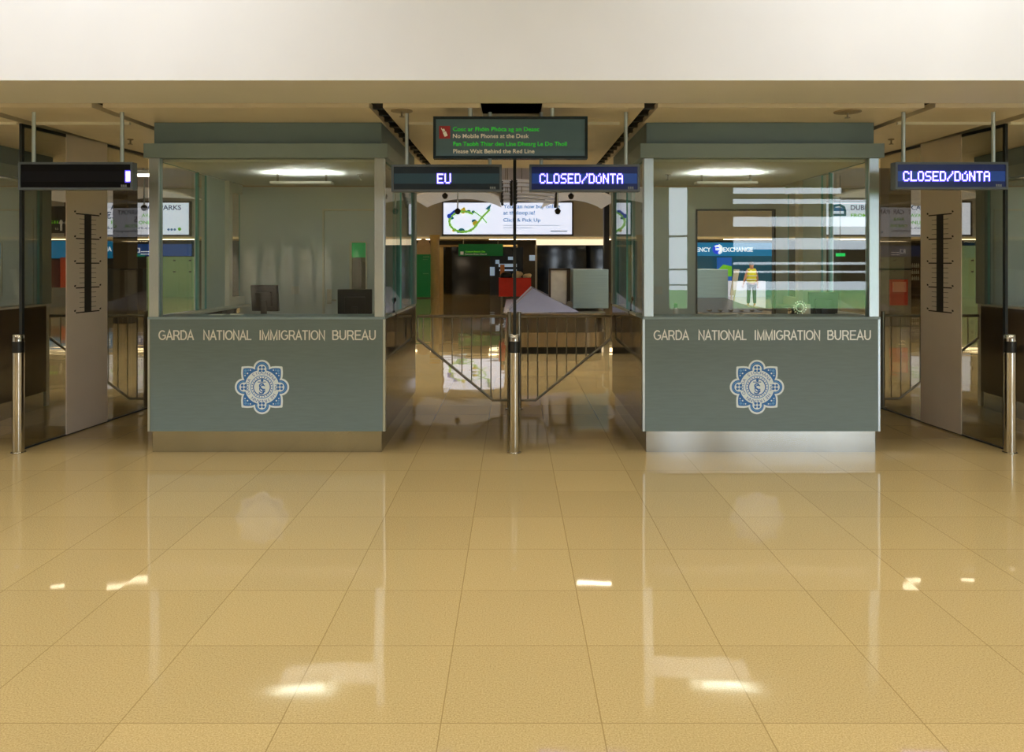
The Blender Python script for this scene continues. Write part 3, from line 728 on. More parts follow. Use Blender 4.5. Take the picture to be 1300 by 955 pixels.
# ------------------------------------------------------------------ baggage hall
BASE = mat('carousel_base_steel', (165, 148, 118), .25, metal=.8, var=.05)
PLATE = mat('carousel_rubber_plate', (132, 136, 158), .35, var=.04); BELT = mat('black_slats', (28, 28, 28), .4)
BOXM = mat('housing_stainless', (150, 172, 174), .35, metal=.5, var=.06, scale=8, stretch=(.3, 1, 8))
def carousel(x0, x1, y, hx0, hx1, flap, label, black):
    t = thing('baggage_carousel', ((x0+x1)/2, y+1.5, 0), label, 'carousel', 'baggage carousels')
    def rr(a, b, c, d, r, n=8):
        P = []
        for (cx, cy, s) in ((b-r, c+r, -90), (b-r, d-r, 0), (a+r, d-r, 90), (a+r, c+r, 180)):
            for i in range(n+1):
                q = math.radians(s+90*i/n); P.append((cx+r*math.cos(q), cy+r*math.sin(q)))
        return P
    def slab(mb, P, z0, z1):
        a = [mb.bm.verts.new((p[0], p[1], z0)) for p in P]; b = [mb.bm.verts.new((p[0], p[1], z1)) for p in P]
        mb.bm.faces.new(a[::-1]); mb.bm.faces.new(b)
        for i in range(len(P)): mb.bm.faces.new((a[i], a[(i+1) % len(P)], b[(i+1) % len(P)], b[i]))
        return mb
    D = 6.0
    obj('plinth', slab(MB(), rr(x0+.06, x1-.06, y+.06, y+D, .35), 0, .13), BLACK, t)
    obj('base', slab(MB(), rr(x0, x1, y, y+D, .4), .13, .40), BASE, t, True)
    obj('apron', slab(MB(), rr(x0+.05, x1-.05, y+.05, y+D, .36), .40, .72), mat('carousel_apron', (112, 102, 86), .22, metal=.7), t, True)
    obj('deck_rim', slab(MB(), rr(x0-.02, x1+.02, y-.02, y+D, .4), .72, .75), BASE, t, True)
    # sloped belt of overlapping plates, rising to a ridge that runs to the back
    xr = x0 + .55
    b = MB(); n = 3
    for i in range(n):
        ya = y+.25+i*.55; yb = ya+.60; dz = .012*(i % 2)
        b.poly([(x0+.08, ya, .755+dz), (xr, ya+.9, 1.17+dz), (xr, yb+.9, 1.17+dz), (x0+.08, yb, .755+dz)])
        b.poly([(xr, ya+.9, 1.17+dz), (x1-.5, ya, .76+dz), (x1-.5, yb, .76+dz), (xr, yb+.9, 1.17+dz)])
    b.poly([(x0+.08, y+.25, .755), (x1-.5, y+.25, .76), (xr, y+1.15, 1.17)])
    obj('sloped_plates', b, BELT if black else PLATE, t)
    if black:
        s = MB()
        for i in range(9):
            xa = x0+.2+i*.2
            s.box(xa, xa+.05, y+.2, y+1.4, .78, .80, rot=Matrix.Rotation(.5, 3, 'Z'))
        obj('belt_slats', s, RAIL, t)
    hz0, hz1 = .80, 1.56
    obj('housing', MB().box(hx0, hx1, y+.8, y+2.6, hz0, hz1, bev=.012), BOXM, t)
    if flap:
        obj('flap_frame', MB().box(hx0-.46, hx0-.42, y+1.1, y+1.25, hz0, hz1+.02).box(hx0-.10, hx0-.03, y+1.1, y+1.25, hz0-.05, hz1+.02).box(hx0-.46, hx0-.03, y+1.1, y+1.25, hz1-.02, hz1+.02), mat('dark_bronze', (62, 52, 44), .4), t)
        obj('flap_curtain', MB().box(hx0-.42, hx0-.10, y+1.15, y+1.18, hz0+.02, hz1-.02), mat('pale_flap', (232, 228, 216), .5), t)
        obj('roller', MB().tube((hx0-.05, y+.95, hz0+.06), (hx0-.05, y+1.12, hz0+.06), .07, 14), RAIL, t, True)
carousel(-.17, 1.73, 14.7, 1.16, 1.85, True, 'steel baggage carousel with sloped grey plates beyond the central gate', False)
carousel(3.20, 5.2, 14.7, 3.53, 4.18, False, 'baggage carousel with black slats seen through the open doorway', True)

# red trolley
Yt = 24.0
t = thing('red_trolley', (wx(654, Yt), Yt, 0), 'red bin trolley with bags, standing behind the carousel', 'trolley')
x0, x1 = wx(633.5, Yt), wx(674, Yt); zt, zb = wz(352.5, Yt), wz(376, Yt)
RED = mat('trolley_red', (205, 45, 25), .45)
b = MB(); b.box(x0, x1, Yt-.3, Yt+.3, zb, zb+.03)
for a in ((x0, x1, Yt-.3, Yt-.27), (x0, x1, Yt+.27, Yt+.3), (x0, x0+.03, Yt-.27, Yt+.27), (x1-.03, x1, Yt-.27, Yt+.27)): b.box(*a, zb+.03, zt)
obj('bin', b, RED, t)
b = MB()
for x in (x0+.08, x1-.08):
    for y in (Yt-.24, Yt+.24): b.tube((x, y, .14), (x, y, zb), .025)
b.tube((x0+.08, Yt-.24, .3), (x1-.08, Yt-.24, .3), .02).tube((x0+.08, Yt+.24, .3), (x1-.08, Yt+.24, .3), .02)
obj('frame', b, RAIL, t, True)
for x in (x0+.08, x1-.08):
    for y in (Yt-.24, Yt+.24): obj('wheel', MB().tube((x, y-.02, .07), (x, y+.02, .07), .07, 14), BLACK, t, True)
obj('handle', MB().box(wx(635, Yt), wx(640.5, Yt), Yt-.03, Yt+.03, zb+.05, wz(336, Yt), bev=.01), mat('wood_handle', (170, 105, 45), .5), t)
def bag(px, py, r, sx, sz, m, lab):
    tag(obj('bag', MB().ball((wx(px, Yt), Yt, wz(py, Yt)), r, sx=sx, sz=sz, sy=.9, seg=14).ball((wx(px, Yt)+r*.5, Yt+.02, wz(py, Yt)+r*.3), r*.6, sx=1.2, sz=.8), m, None, True), lab, 'bag', 'bags in the red trolley')
bag(642, 351, .15, 1.2, .9, BLACK, 'black bag in the red trolley')
CRM = mat('cream_cloth', (222, 208, 172), .8)
bag(656, 350, .16, .9, .9, CRM, 'cream bag in the middle of the red trolley'); bag(669, 351, .12, 1.1, .7, CRM, 'cream bag at the right end of the red trolley')

# billboards
BB = mat('billboard_lightbox', (228, 234, 246), .5, emit=(222, 230, 250), strength=.95)
NAVY = mat('ink_navy', (28, 58, 105), .5, emit=(28, 58, 105), strength=.3); LIME = mat('ink_lime', (120, 205, 40), .5, emit=(120, 205, 40), strength=.5)
SKY_ = mat('ink_pale_blue', (70, 135, 190), .5, emit=(70, 135, 190), strength=.4); INKT = mat('ink_teal', (45, 130, 150), .5, emit=(45, 130, 150), strength=.3)
INKY = mat('ink_yellow', (225, 200, 60), .5, emit=(225, 200, 60), strength=.4); INKB = mat('ink_blue', (40, 80, 210), .5, emit=(40, 80, 210), strength=.4)
YW = FARY-.16
def board(p0, p1, q0, q1, lab):
    x0, x1, zt, zb = wx(p0, YW), wx(p1, YW), wz(q0, YW), wz(q1, YW)
    t = thing('billboard', ((x0+x1)/2, FARY, zb), lab, 'billboard', 'lit billboards on the far wall')
    obj('lightbox', MB().box(x0, x1, YW, FARY, zb, zt), BB, t)
    obj('frame', MB().box(x0-.08, x1+.08, YW-.03, FARY, zt, zt+.08).box(x0-.08, x1+.08, YW-.03, FARY, zb-.08, zb).box(x0-.08, x0, YW-.03, FARY, zb, zt).box(x1, x1+.08, YW-.03, FARY, zb, zt), mat('board_frame', (90, 86, 80), .4), t)
    return t
def btext(t, s, pa, pb_, base, cap, m, bold=.0):
    b = MB(); put_text(b, s, wx(pa, YW), wx(pb_, YW) if pb_ else None, wz(base, YW), cap/F*YW, YW-.01, bold=bold, depth=.01); return obj('printed_text', b, m, t)
t = board(563, 726, 257.5, 297.5, 'lit white billboard with a garland ring and arrow, over the dark doors')
btext(t, 'You can now buy online', 639, 711, 264.5, 5.2, SKY_, .015); btext(t, 'at theloop.ie!', 639, 679, 272.5, 5.2, SKY_, .015); btext(t, 'Click & Pick Up', 639, 686, 281.5, 4.6, SKY_, .015)
b = MB()
for z in (286.5, 289.5): b.box(wx(639, YW), wx(711 if z < 288 else 676, YW), YW-.01, YW, wz(z, YW), wz(z-.6, YW))
b.box(wx(699, YW), wx(720, YW), YW-.01, YW, wz(294.2, YW), wz(292.8, YW))
obj('fine_print', b, mat('ink_grey', (150, 170, 190), .5, emit=(150, 170, 190), strength=.4), t)
# the garland ring
gc = (wx(588, YW), wz(281.5, YW)); ga, gb = 17.5/F*YW, 13/F*YW
def el(a): return (gc[0]+ga*math.cos(a), YW-.03, gc[1]+gb*math.sin(a))
b = MB()
for i in range(44): b.tube(el(math.radians(45+i*6.9)), el(math.radians(45+(i+1)*6.9)), .05+.03*((i*7) % 5)/4, 6)
b.path([el(math.radians(-20)), (wx(612, YW), YW-.03, wz(276, YW)), (wx(622, YW), YW-.03, wz(266, YW))], .05)
b.path([(wx(601, YW), YW-.03, wz(268, YW)), (wx(612, YW), YW-.03, wz(276, YW)), (wx(618, YW), YW-.03, wz(283, YW))], .03)
obj('garland_ring', b, mat('ink_light_lime', (150, 215, 90), .5, emit=(150, 215, 90), strength=.4), t)
b = MB()
b.poly([(wx(624, YW), wz(258.5, YW)), (wx(616, YW), wz(265.5, YW)), (wx(619, YW), wz(266, YW)), (wx(618.5, YW), wz(269, YW))], YW-.03, .02)
b.poly([(wx(624, YW), wz(258.5, YW)), (wx(618.5, YW), wz(269, YW)), (wx(622, YW), wz(265, YW))], YW-.035, .02)
obj('arrow_plane', b, INKT, t)
b = MB(); b.path([(wx(572, YW), YW-.04, wz(273, YW)), (wx(577, YW), YW-.04, wz(268.5, YW)), (wx(580, YW), YW-.04, wz(268.5, YW))], .07); b.ball((wx(570.5, YW), YW-.03, wz(274.5, YW)), .12)
obj('blue_flourish', b, INKB, t)
b = MB()
for p, q, r in ((588, 268, .14), (603.5, 283.5, .15), (589, 265, .07), (576, 292.5, .08)): b.ball((wx(p, YW), YW-.02, wz(q, YW)), r, sy=.4)
obj('yellow_blooms', b, INKY, t)
b = MB()
for p, q, r in ((595, 268.5, .08), (602, 281, .10), (586, 293, .13), (582, 294, .08), (574, 277, .07), (601, 269, .07)): b.ball((wx(p, YW), YW-.02, wz(q, YW)), r, sy=.4, sx=1.3)
obj('teal_leaves', b, INKT, t)
for (d, p0, p1, lab) in ((-976, 84, 240, 'lit car park billboard seen beside the left booth'), (0, 1047, 1232, 'lit car park billboard seen behind the doorway booth')):
    t = board(p0, p1, 257.5, 298, lab)
    o = d
    btext(t, 'DUBLIN', 1080+o, 1110+o, 266.5, 6.3, NAVY, .012); btext(t, 'AIRPORT', 1116.5+o, 1150+o, 266.5, 6.3, NAVY, .012); btext(t, 'CAR', 1157+o, 1174+o, 266.5, 6.3, NAVY, .012); btext(t, 'PARKS', 1179+o, 1206+o, 266.5, 6.3, NAVY, .012)
    btext(t, 'FROM', 1080+o, 1101+o, 275.5, 4.2, LIME, .02); btext(t, '\u20ac5', 1109+o, 1124.5+o, 277.5, 8.4, NAVY, .02); btext(t, 'AVAIL', 1156+o, 1174+o, 275.5, 4.2, LIME, .02)
    btext(t, 'BOOK', 1117+o, 1140+o, 284.5, 4.2, LIME, .02); btext(t, 'ONLINE', 1152+o, 1178+o, 284.5, 4.2, LIME, .02)
    btext(t, 'dublinairport.com', 1110+o, 1176+o, 291, 3.6, NAVY, .01)
    if o == 0:
        b = MB(); b.path([(wx(p, YW), YW-.03, wz(q, YW)) for p, q in ((1056, 273), (1056.5, 266), (1059, 261.5), (1066, 260.5), (1071, 263), (1072.5, 268), (1072.5, 273), (1056, 273))], .06)
        obj('car_outline', b, INKT, t); obj('car_window', MB().box(wx(1058, YW), wx(1071, YW), YW-.015, YW, wz(268, YW), wz(263.5, YW)), SKY_, t)
    else:
        b = MB()
        for p in (214, 218, 222): b.tube((wx(p, YW), YW-.02, wz(291.5, YW)), (wx(p, YW), YW, wz(291.5, YW)), .06, 10)
        obj('logo_rings', b, SKY_, t); obj('logo_dot', MB().tube((wx(228, YW), YW-.02, wz(291, YW)), (wx(228, YW), YW, wz(291, YW)), .085, 12), LIME, t)

# shop fronts below the soffit
def zone(name, p0, p1, q0, q1, Y, m, lab, cat, depth=.15, group=None, parts=()):
    x0, x1, zt, zb = wx(p0, Y), wx(p1, Y), wz(q0, Y), wz(q1, Y)
    t = thing(name, ((x0+x1)/2, Y, max(0, zb)), lab, cat, group)
    obj('panel', MB().box(x0, x1, Y, Y+depth, max(0, zb), zt), m, t)
    return t
YF = 41.2
TEALS = mat('fascia_teal', (10, 110, 150), .4, emit=(8, 112, 160), strength=.75); BLUEF = mat('fascia_blue', (30, 70, 130), .4, emit=(28, 70, 140), strength=.6)
DIMTEAL = mat('dim_teal', (10, 70, 85), .4, emit=(8, 85, 105), strength=.45)
WSIGN = mat('sign_white_lit', (240, 245, 250), .5, emit=(240, 245, 250), strength=.9)
def stext(t, s, pa, pb_, base, cap, Y, m=WSIGN, bold=.015):
    b = MB(); put_text(b, s, wx(pa, Y), wx(pb_, Y), wz(base, Y), cap/F*Y, Y-.03, bold=bold, depth=.03); return obj('sign_text', b, m, t)
t = zone('shop_fascia', 862, 1000, 308, 325, YF, TEALS, 'blue lit fascia of the currency exchange shop', 'shop sign')
stext(t, 'CURRENCY', 866, 902, 319.6, 5.6, YF); stext(t, 'EXCHANGE', 918, 955.5, 319.6, 5.6, YF)
b = MB(); b.poly(ring_pts(wx(910.5, YF), wz(316.6, YF), 6.2/F*YF), YF-.04, .03)
lg = obj('logo_disc', b, mat('logo_blue', (35, 70, 215), .4, emit=(35, 70, 215), strength=.7), t)
b = MB(); c0 = (wx(910.5, YF), wz(316.6, YF)); r0 = 4.2/F*YF
b.path([(c0[0]-r0*.5, YF-.06, c0[1])] + [(c0[0]+r0*math.cos(math.radians(a)), YF-.06, c0[1]+r0*math.sin(math.radians(a))) for a in range(0, 150, 15)] + [], .05)
b.path([(c0[0]+1.2*r0*math.cos(math.radians(a)), YF-.06, c0[1]+1.2*r0*math.sin(math.radians(a))) for a in range(-70, 75, 12)], .07)
b.tube((c0[0]-r0*.6, YF-.06, c0[1]), (c0[0]+r0, YF-.06, c0[1]), .05)
obj('logo_swirl', b, WSIGN, lg)
zone('exchange_kiosk', 862, 1000, 325, 400, YF+.3, DIMTEAL, 'teal glazed front of the currency exchange shop', 'shop front', .3)
t = zone('poster', 911, 929, 327, 400, YF-.2, mat('poster_blue', (20, 90, 170), .4, emit=(20, 95, 190), strength=.6), 'blue and green poster stand under the exchange sign', 'poster')
obj('green_shape', MB().poly([(wx(911, YF-.2), wz(343, YF-.2)), (wx(918, YF-.2), wz(336, YF-.2)), (wx(929, YF-.2), wz(338, YF-.2)), (wx(929, YF-.2), wz(351, YF-.2)), (wx(911, YF-.2), wz(351, YF-.2))], YF-.22, .015), LIME, t)
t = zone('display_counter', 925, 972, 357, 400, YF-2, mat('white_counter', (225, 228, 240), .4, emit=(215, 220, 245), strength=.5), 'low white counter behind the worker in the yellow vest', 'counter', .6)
Yp = 31.5
b = MB(); b.poly([(wx(932, Yp), wz(342, Yp)), (wx(939, Yp), wz(342, Yp)), (wx(933, Yp), wz(375, Yp)), (wx(927, Yp), wz(375, Yp))], Yp, .06)
b.tube((wx(936, Yp), Yp+.05, wz(356, Yp)), (wx(937, Yp), Yp+.7, 0), .03).tube((wx(929, Yp), Yp+.03, wz(374, Yp)), (wx(928, Yp), Yp, 0), .03)
tag(obj('leaning_board', b, WHITEP), 'white leaning board beside the worker in the yellow vest', 'board')
# left fascias
t = zone('shop_fascia', -40, 143, 306, 328, YF, TEALS, 'long teal fascia at the far left shops', 'shop sign')
stext(t, 'IA', 136, 142, 319, 6, YF)
t = zone('shop_fascia', 143, 242, 310, 325, YF, BLUEF, 'blue fascia under the left car park billboard', 'shop sign')
stext(t, 'ICI', 170, 178, 321, 6.5, YF)
b = MB(); b.box(wx(179, YF), wx(191, YF), YF-.03, YF, wz(320, YF), wz(319, YF)).box(wx(179, YF), wx(191, YF), YF-.03, YF, wz(323.2, YF), wz(322.2, YF)); obj('small_print', b, WSIGN, t)
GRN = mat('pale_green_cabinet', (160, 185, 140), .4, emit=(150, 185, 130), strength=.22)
HND = mat('cabinet_pull', (70, 74, 66), .4)
def cabinets(p0, p1, n, lab, Y=39.0, q0=326):
    t = thing('storage_cabinet', (wx((p0+p1)/2, Y), Y, 0), lab, 'cabinet', 'pale green cabinets in the baggage hall')
    zt = wz(q0, Y)
    obj('carcass', MB().box(wx(p0, Y), wx(p1, Y), Y, Y+.6, 0, zt), GRN, t)
    for i in range(n):
        a, b_ = p0+(p1-p0)*i/n, p0+(p1-p0)*(i+1)/n
        d = obj('door', MB().box(wx(a, Y)+.03, wx(b_, Y)-.03, Y-.03, Y, .1, zt-.05, bev=.01), GRN, t)
        obj('handle', MB().box(wx(b_, Y)-.22, wx(b_, Y)-.10, Y-.06, Y-.03, 1.2, 1.27).box(wx(b_, Y)-.22, wx(b_, Y)-.10, Y-.06, Y-.03, 1.75, 1.82), HND, d)
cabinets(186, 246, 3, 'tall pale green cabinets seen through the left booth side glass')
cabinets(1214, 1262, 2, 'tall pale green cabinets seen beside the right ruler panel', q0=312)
# dark doors in the middle
BLK = mat('black_glass', (5, 6, 7), .06)
t = thing('sliding_door', (wx(606, 42), 42, 0), 'wide black glazed doorway under the green customs sign', 'door')
obj('glazing', MB().box(wx(563, 42), wx(652, 42), 42, 42.1, 0, wz(313.5, 42)), BLK, t)
obj('frame', MB().box(wx(558, 42), wx(563, 42), 41.9, 42.2, 0, wz(312, 42)).box(wx(652, 42), wx(657, 42), 41.9, 42.2, 0, wz(312, 42)).box(wx(558, 42), wx(657, 42), 41.9, 42.2, wz(313.5, 42), wz(311, 42)), mat('beige_frame', (176, 152, 105), .4), t)
t = thing('shop_window', (wx(722, 40.6), 40.6, 0), 'black shop window with a bright strip above, behind the carousel housing', 'shop window')
obj('glazing', MB().box(wx(682, 40.6), wx(766, 40.6), 40.6, 40.75, 0, wz(311.5, 40.6)), BLK, t)
obj('light_strip', MB().box(wx(681, 40.4), wx(767, 40.4), 40.4, 40.9, wz(311, 40.4), wz(303, 40.4)), mat('strip_glow', (255, 240, 210), .5, emit=(255, 236, 200), strength=1.0), t)
obj('frame', MB().box(wx(679.5, 40.5), wx(682, 40.5), 40.5, 40.8, 0, wz(311, 40.5)).box(wx(766, 40.5), wx(768.5, 40.5), 40.5, 40.8, 0, wz(311, 40.5)), mat('pale_frame', (190, 190, 180), .4), t)
t = thing('display_case', (wx(642, 41), 41, 0), 'bluish lit display case behind the red trolley', 'display case')
obj('case', MB().box(wx(622, 41), wx(664, 41), 41, 41.3, 0, wz(314, 41)), mat('case_dark', (22, 34, 48), .2), t)
LB = mat('case_light', (190, 215, 235), .3, emit=(180, 210, 240), strength=.3)
b = MB()
for (p0, p1, q0, q1) in ((629, 634, 330, 335), (633, 656, 335, 339), (645, 655, 326, 330), (634, 656, 342, 344), (622, 628, 339, 350), (672, 680, 324, 331)): b.box(wx(p0, 41), wx(p1, 41), 40.95, 41, wz(q1, 41), wz(q0, 41))
obj('lit_items', b, LB, t)
t = thing('hall_column', (wx(552, 38), 38, 0), 'round beige column beside the tall green poster', 'column')
obj('shaft', MB().lathe([(.21, 0), (.21, 2.85)], wx(552, 38), 38, 28), mat('column_beige', (200, 175, 120), .4), t, True)
obj('capital', MB().lathe([(.23, 2.75), (.25, 2.95), (.3, 3.0)], wx(552, 38), 38, 28), mat('column_beige', (200, 175, 120), .4), t, True)
GREEN = mat('customs_green', (0, 98, 45), .45, emit=(0, 95, 40), strength=.25)
t = thing('green_poster', (wx(537, 37.5), 37.5, 0), 'tall dark green poster panel left of the round column', 'poster')
obj('panel', MB().box(wx(528, 37.5), wx(546.5, 37.5), 37.5, 37.6, .05, wz(323, 37.5)), GREEN, t)
PG = mat('poster_pale', (110, 160, 110), .5)
obj('printed_lines', MB().box(wx(537, 37.5), wx(545, 37.5), 37.48, 37.5, wz(327, 37.5), wz(325.5, 37.5)).box(wx(537, 37.5), wx(543, 37.5), 37.48, 37.5, wz(330, 37.5), wz(329, 37.5)).box(wx(537, 37.5), wx(544, 37.5), 37.48, 37.5, wz(348, 37.5), wz(347, 37.5)), PG, t)
P = [(wx(529, 38.2), wz(323.5, 38.2)), (wx(546, 38.2), wz(323.5, 38.2))] + [(wx(537.5, 38.2)+.32*math.cos(math.radians(a)), wz(312, 38.2)+.33*math.sin(math.radians(a))) for a in range(0, 181, 20)]
tag(obj('wall_wash_arch', MB().poly(P, 38.2, .1), mat('wall_wash_beige', (205, 178, 145), .5)), 'arch of wall-wash light shaped as a beige panel above the tall green poster', 'panel')  # arched pool of light on the wall, built as a pale shape
YG = 40.5
t = thing('customs_sign', (wx(610, YG), YG, wz(325, YG)), 'green hanging sign over the black doorway', 'sign')
obj('board', MB().box(wx(582, YG), wx(638.5, YG), YG, YG+.12, wz(325, YG), wz(310, YG)), GREEN, t)
b = MB(); put_text(b, 'Custaim Bealach Glas', wx(591, YG), wx(616, YG), wz(320.4, YG), 1.9/F*YG, YG-.01, bold=.01, depth=.01); obj('irish_text', b, LIME, t)
b = MB(); put_text(b, 'Customs Green Channel', wx(590, YG), wx(618, YG), wz(323.6, YG), 2.0/F*YG, YG-.01, bold=.01, depth=.01); obj('english_text', b, WT, t)
obj('symbol', MB().box(wx(584.5, YG), wx(588.5, YG), YG-.01, YG, wz(323.5, YG), wz(319.5, YG)), WT, t)
for p in (588, 632): obj('hanging_rod', MB().tube((wx(p, YG), YG+.05, wz(310, YG)), (wx(p, YG), YG+.05, 2.93), .02, 8), RAIL, t, True)
# green sign glimpsed through the booth door's window
Yv = 36.0
t = thing('green_panel_sign', (wx(456, Yv), Yv, 0), 'green sign on a post glimpsed through the booth door window', 'sign')
obj('board', MB().box(wx(440, Yv), wx(474, Yv), Yv, Yv+.1, wz(327, Yv), wz(303, Yv)), mat('bright_green', (0, 130, 70), .45, emit=(0, 120, 60), strength=.35), t)
obj('post', MB().box(wx(455, Yv), wx(458, Yv), Yv+.02, Yv+.08, 0, wz(327, Yv)), BLACK, t)
zone('kiosk', 425, 500, 327, 400, 41.0, mat('dark_kiosk', (40, 48, 44), .4), 'dark kiosk far behind the left booth', 'kiosk', .8)
# right lane: grey column, red poster, shelf of goods
t = thing('clad_column', (wx(1143, 21), 21, 0), 'broad grey clad column left of the right ruler panel', 'column')
obj('shaft', MB().box(wx(1128.5, 21), wx(1157, 21), 21, 21.6, 0, HC2, bev=.02), mat('column_grey', (128, 124, 112), .45), t)
obj('band', MB().box(wx(1128, 21), wx(1157.5, 21), 20.98, 21.62, wz(343, 21), wz(341, 21)), DKEDGE, t)
t = thing('red_notice', (wx(1144, 20.8), 20.8, wz(388, 20.8)), 'red and white notice fixed to the grey clad column', 'notice')
obj('board', MB().box(wx(1133, 20.8), wx(1155, 20.8), 20.9, 20.97, wz(388, 20.8), wz(355, 20.8)), mat('notice_red', (190, 62, 45), .5), t)
obj('picture', MB().box(wx(1135.5, 20.8), wx(1152.5, 20.8), 20.88, 20.9, wz(371, 20.8), wz(358, 20.8)), mat('notice_pink', (215, 150, 130), .5), t)
t = thing('clad_column', (wx(153, 22), 22, 0), 'dark clad column right of the left ruler panel', 'column')
obj('shaft', MB().box(wx(143, 22), wx(162, 22), 22, 22.6, 0, HC2, bev=.02), mat('column_dark', (70, 66, 54), .45), t)
obj('band', MB().box(wx(142.5, 22), wx(162.5, 22), 21.98, 22.62, wz(343, 22), wz(341, 22)), DKEDGE, t)
YR = 38.0
t = thing('goods_shelf', (wx(1162, YR), YR, 0), 'shelf rack of bottles right of the grey clad column', 'shelf')
b = MB(); b.box(wx(1156, YR), wx(1172, YR), YR+.3, YR+.35, 0, wz(335, YR))
for q in (341, 349, 357, 366, 376): b.box(wx(1156, YR), wx(1172, YR), YR, YR+.3, wz(q, YR), wz(q, YR)+.04)
obj('rack', b, mat('shelf_brown', (105, 84, 60), .5), t)
for q in (341, 349, 357):
    for p in (1157.5, 1160, 1162.5, 1165, 1167.5):
        tag(obj('bottle', MB().lathe([(.035, wz(q, YR)+.04), (.035, wz(q, YR)+.17), (.012, wz(q, YR)+.21), (.012, wz(q, YR)+.26)], wx(p, YR), YR+.12, 10), mat('bottle_white', (220, 222, 214), .3), None, True), 'pale bottle on the shelf rack by the grey clad column', 'bottle', 'bottles on the shelf rack')
zone('wood_screen', 1116, 1125, 322, 440, 30, mat('reddish_wood', (140, 88, 62), .45), 'reddish wooden screen just right of the doorway booth post', 'screen', .3)
t = zone('exit_sign', 1062, 1073, 321.5, 325.5, 34, mat('exit_green', (20, 190, 90), .4, emit=(20, 210, 100), strength=1.2), 'small glowing green exit sign behind the doorway booth', 'sign', .08)
obj('suspension_rod', MB().tube((wx(1067, 34), 34.04, wz(321.5, 34)), (wx(1067, 34), 34.04, HC2), .015, 8), RAIL, t)
# left lane: red units, dark sign
zone('snack_machine', 64, 76, 331, 400, 36, mat('machine_dark_red', (95, 32, 24), .4), 'dark red machine in the far left lane', 'machine', .8)
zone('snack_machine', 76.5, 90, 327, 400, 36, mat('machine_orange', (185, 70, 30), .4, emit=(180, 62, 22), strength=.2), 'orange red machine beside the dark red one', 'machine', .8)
zone('low_counter', 56, 90, 366, 420, 30, mat('counter_grey', (120, 120, 110), .4), 'low grey counter in front of the red machines', 'counter', .7)
t = zone('direction_sign', 50, 96, 262, 296, 38.8, mat('sign_black', (48, 46, 42), .4), 'dark hanging direction sign left of the left ruler panel', 'sign', .12)
b = MB(); put_text(b, 'Slí', wx(62, 38.8), wx(75, 38.8), wz(284, 38.8), 4/F*38.8, 38.78, bold=.01, depth=.01); obj('green_text', b, LIME, t)
b = MB(); put_text(b, 'to', wx(70, 38.8), wx(74.5, 38.8), wz(292, 38.8), 4/F*38.8, 38.78, depth=.01)
for p in (78, 85): b.path([(wx(p, 38.8), 38.78, wz(293, 38.8)), (wx(p, 38.8), 38.78, wz(281, 38.8))], .05).path([(wx(p-2, 38.8), 38.78, wz(284, 38.8)), (wx(p, 38.8), 38.78, wz(280.5, 38.8)), (wx(p+2, 38.8), 38.78, wz(284, 38.8))], .05)
obj('white_text', b, WT, t)
for p in (58, 90): obj('rod', MB().tube((wx(p, 38.8), 38.86, wz(262, 38.8)), (wx(p, 38.8), 38.86, HC2), .02, 8), RAIL, t)
# slatted canopies under the hall ceiling
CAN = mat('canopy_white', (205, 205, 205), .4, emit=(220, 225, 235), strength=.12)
def canopy(p0, p1, Y, q0, q1, n, lab, rise):
    t = thing('slatted_canopy', (wx((p0+p1)/2, Y), Y, wz(q1, Y)), lab, 'ceiling canopy', 'slatted ceiling canopies')
    x0, x1 = wx(p0, Y), wx(p1, Y)
    for i in range(n):
        z = wz(q0+(q1-q0)*(i+.5)/n, Y); yy = Y+i*.25; b = MB(); m_ = 10
        for j in range(m_):
            xa, xb = x0+(x1-x0)*j/m_, x0+(x1-x0)*(j+1)/m_
            za = z-rise*(j/m_)**1.6; zb2 = z-rise*((j+1)/m_)**1.6
            b.poly([(xa, yy, za), (xb, yy, zb2), (xb, yy, zb2+.10), (xa, yy, za+.10)]).poly([(xa, yy, za), (xb, yy, zb2), (xb, yy+.16, zb2+.02), (xa, yy+.16, za+.02)])
        obj('slat', b, CAN, t)
    obj('edge_rail', MB().tube((x0, Y, wz(q0, Y)), (x0, Y+n*.25, wz(q1, Y)), .05, 8).tube((x1, Y, wz(q0, Y)-rise), (x1, Y+n*.25, wz(q1, Y)-rise), .06, 8), DKEDGE, t)
    for x in (x0+.2, x1-.2): obj('hanger', MB().tube((x, Y+.5, wz((q0+q1)/2, Y)-rise*.4), (x, Y+.5, HC2), .015, 6), RAIL, t)
canopy(655, 708, 27, 229, 254, 6, 'white slatted canopy hanging behind the central sign gap', .12)
canopy(637, 649, 28, 230, 256, 6, 'narrow white slatted canopy left of the partition edge', 0)
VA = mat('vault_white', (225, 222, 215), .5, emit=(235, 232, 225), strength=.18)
def vault(p0, p1, Y, q, lab):
    x0, x1 = wx(p0, Y), wx(p1, Y); z = wz(q, Y); b = MB(); n = 14
    for i in range(n):
        a, c = i/n, (i+1)/n
        f = lambda s: z+.38*math.sin(math.pi*s)**.8
        b.poly([(x0+(x1-x0)*a, Y, f(a)), (x0+(x1-x0)*c, Y, f(c)), (x0+(x1-x0)*c, Y+5, f(c)), (x0+(x1-x0)*a, Y+5, f(a))])
        b.poly([(x0+(x1-x0)*a, Y, f(a)), (x0+(x1-x0)*c, Y, f(c)), (x0+(x1-x0)*c, Y, f(c)+.07), (x0+(x1-x0)*a, Y, f(a)+.07)])
    tag(obj('ceiling_vault', b, VA), lab, 'ceiling vault', 'curved white ceiling vaults')
vault(524, 634, 30, 252, 'shallow white curved vault below the EU sign'); vault(692, 782, 30, 254, 'shallow white curved vault below the closed sign')
vault(30, 240, 30, 250, 'long white curved vault in the left lane'); vault(1060, 1250, 30, 250, 'long white curved vault in the right lane')
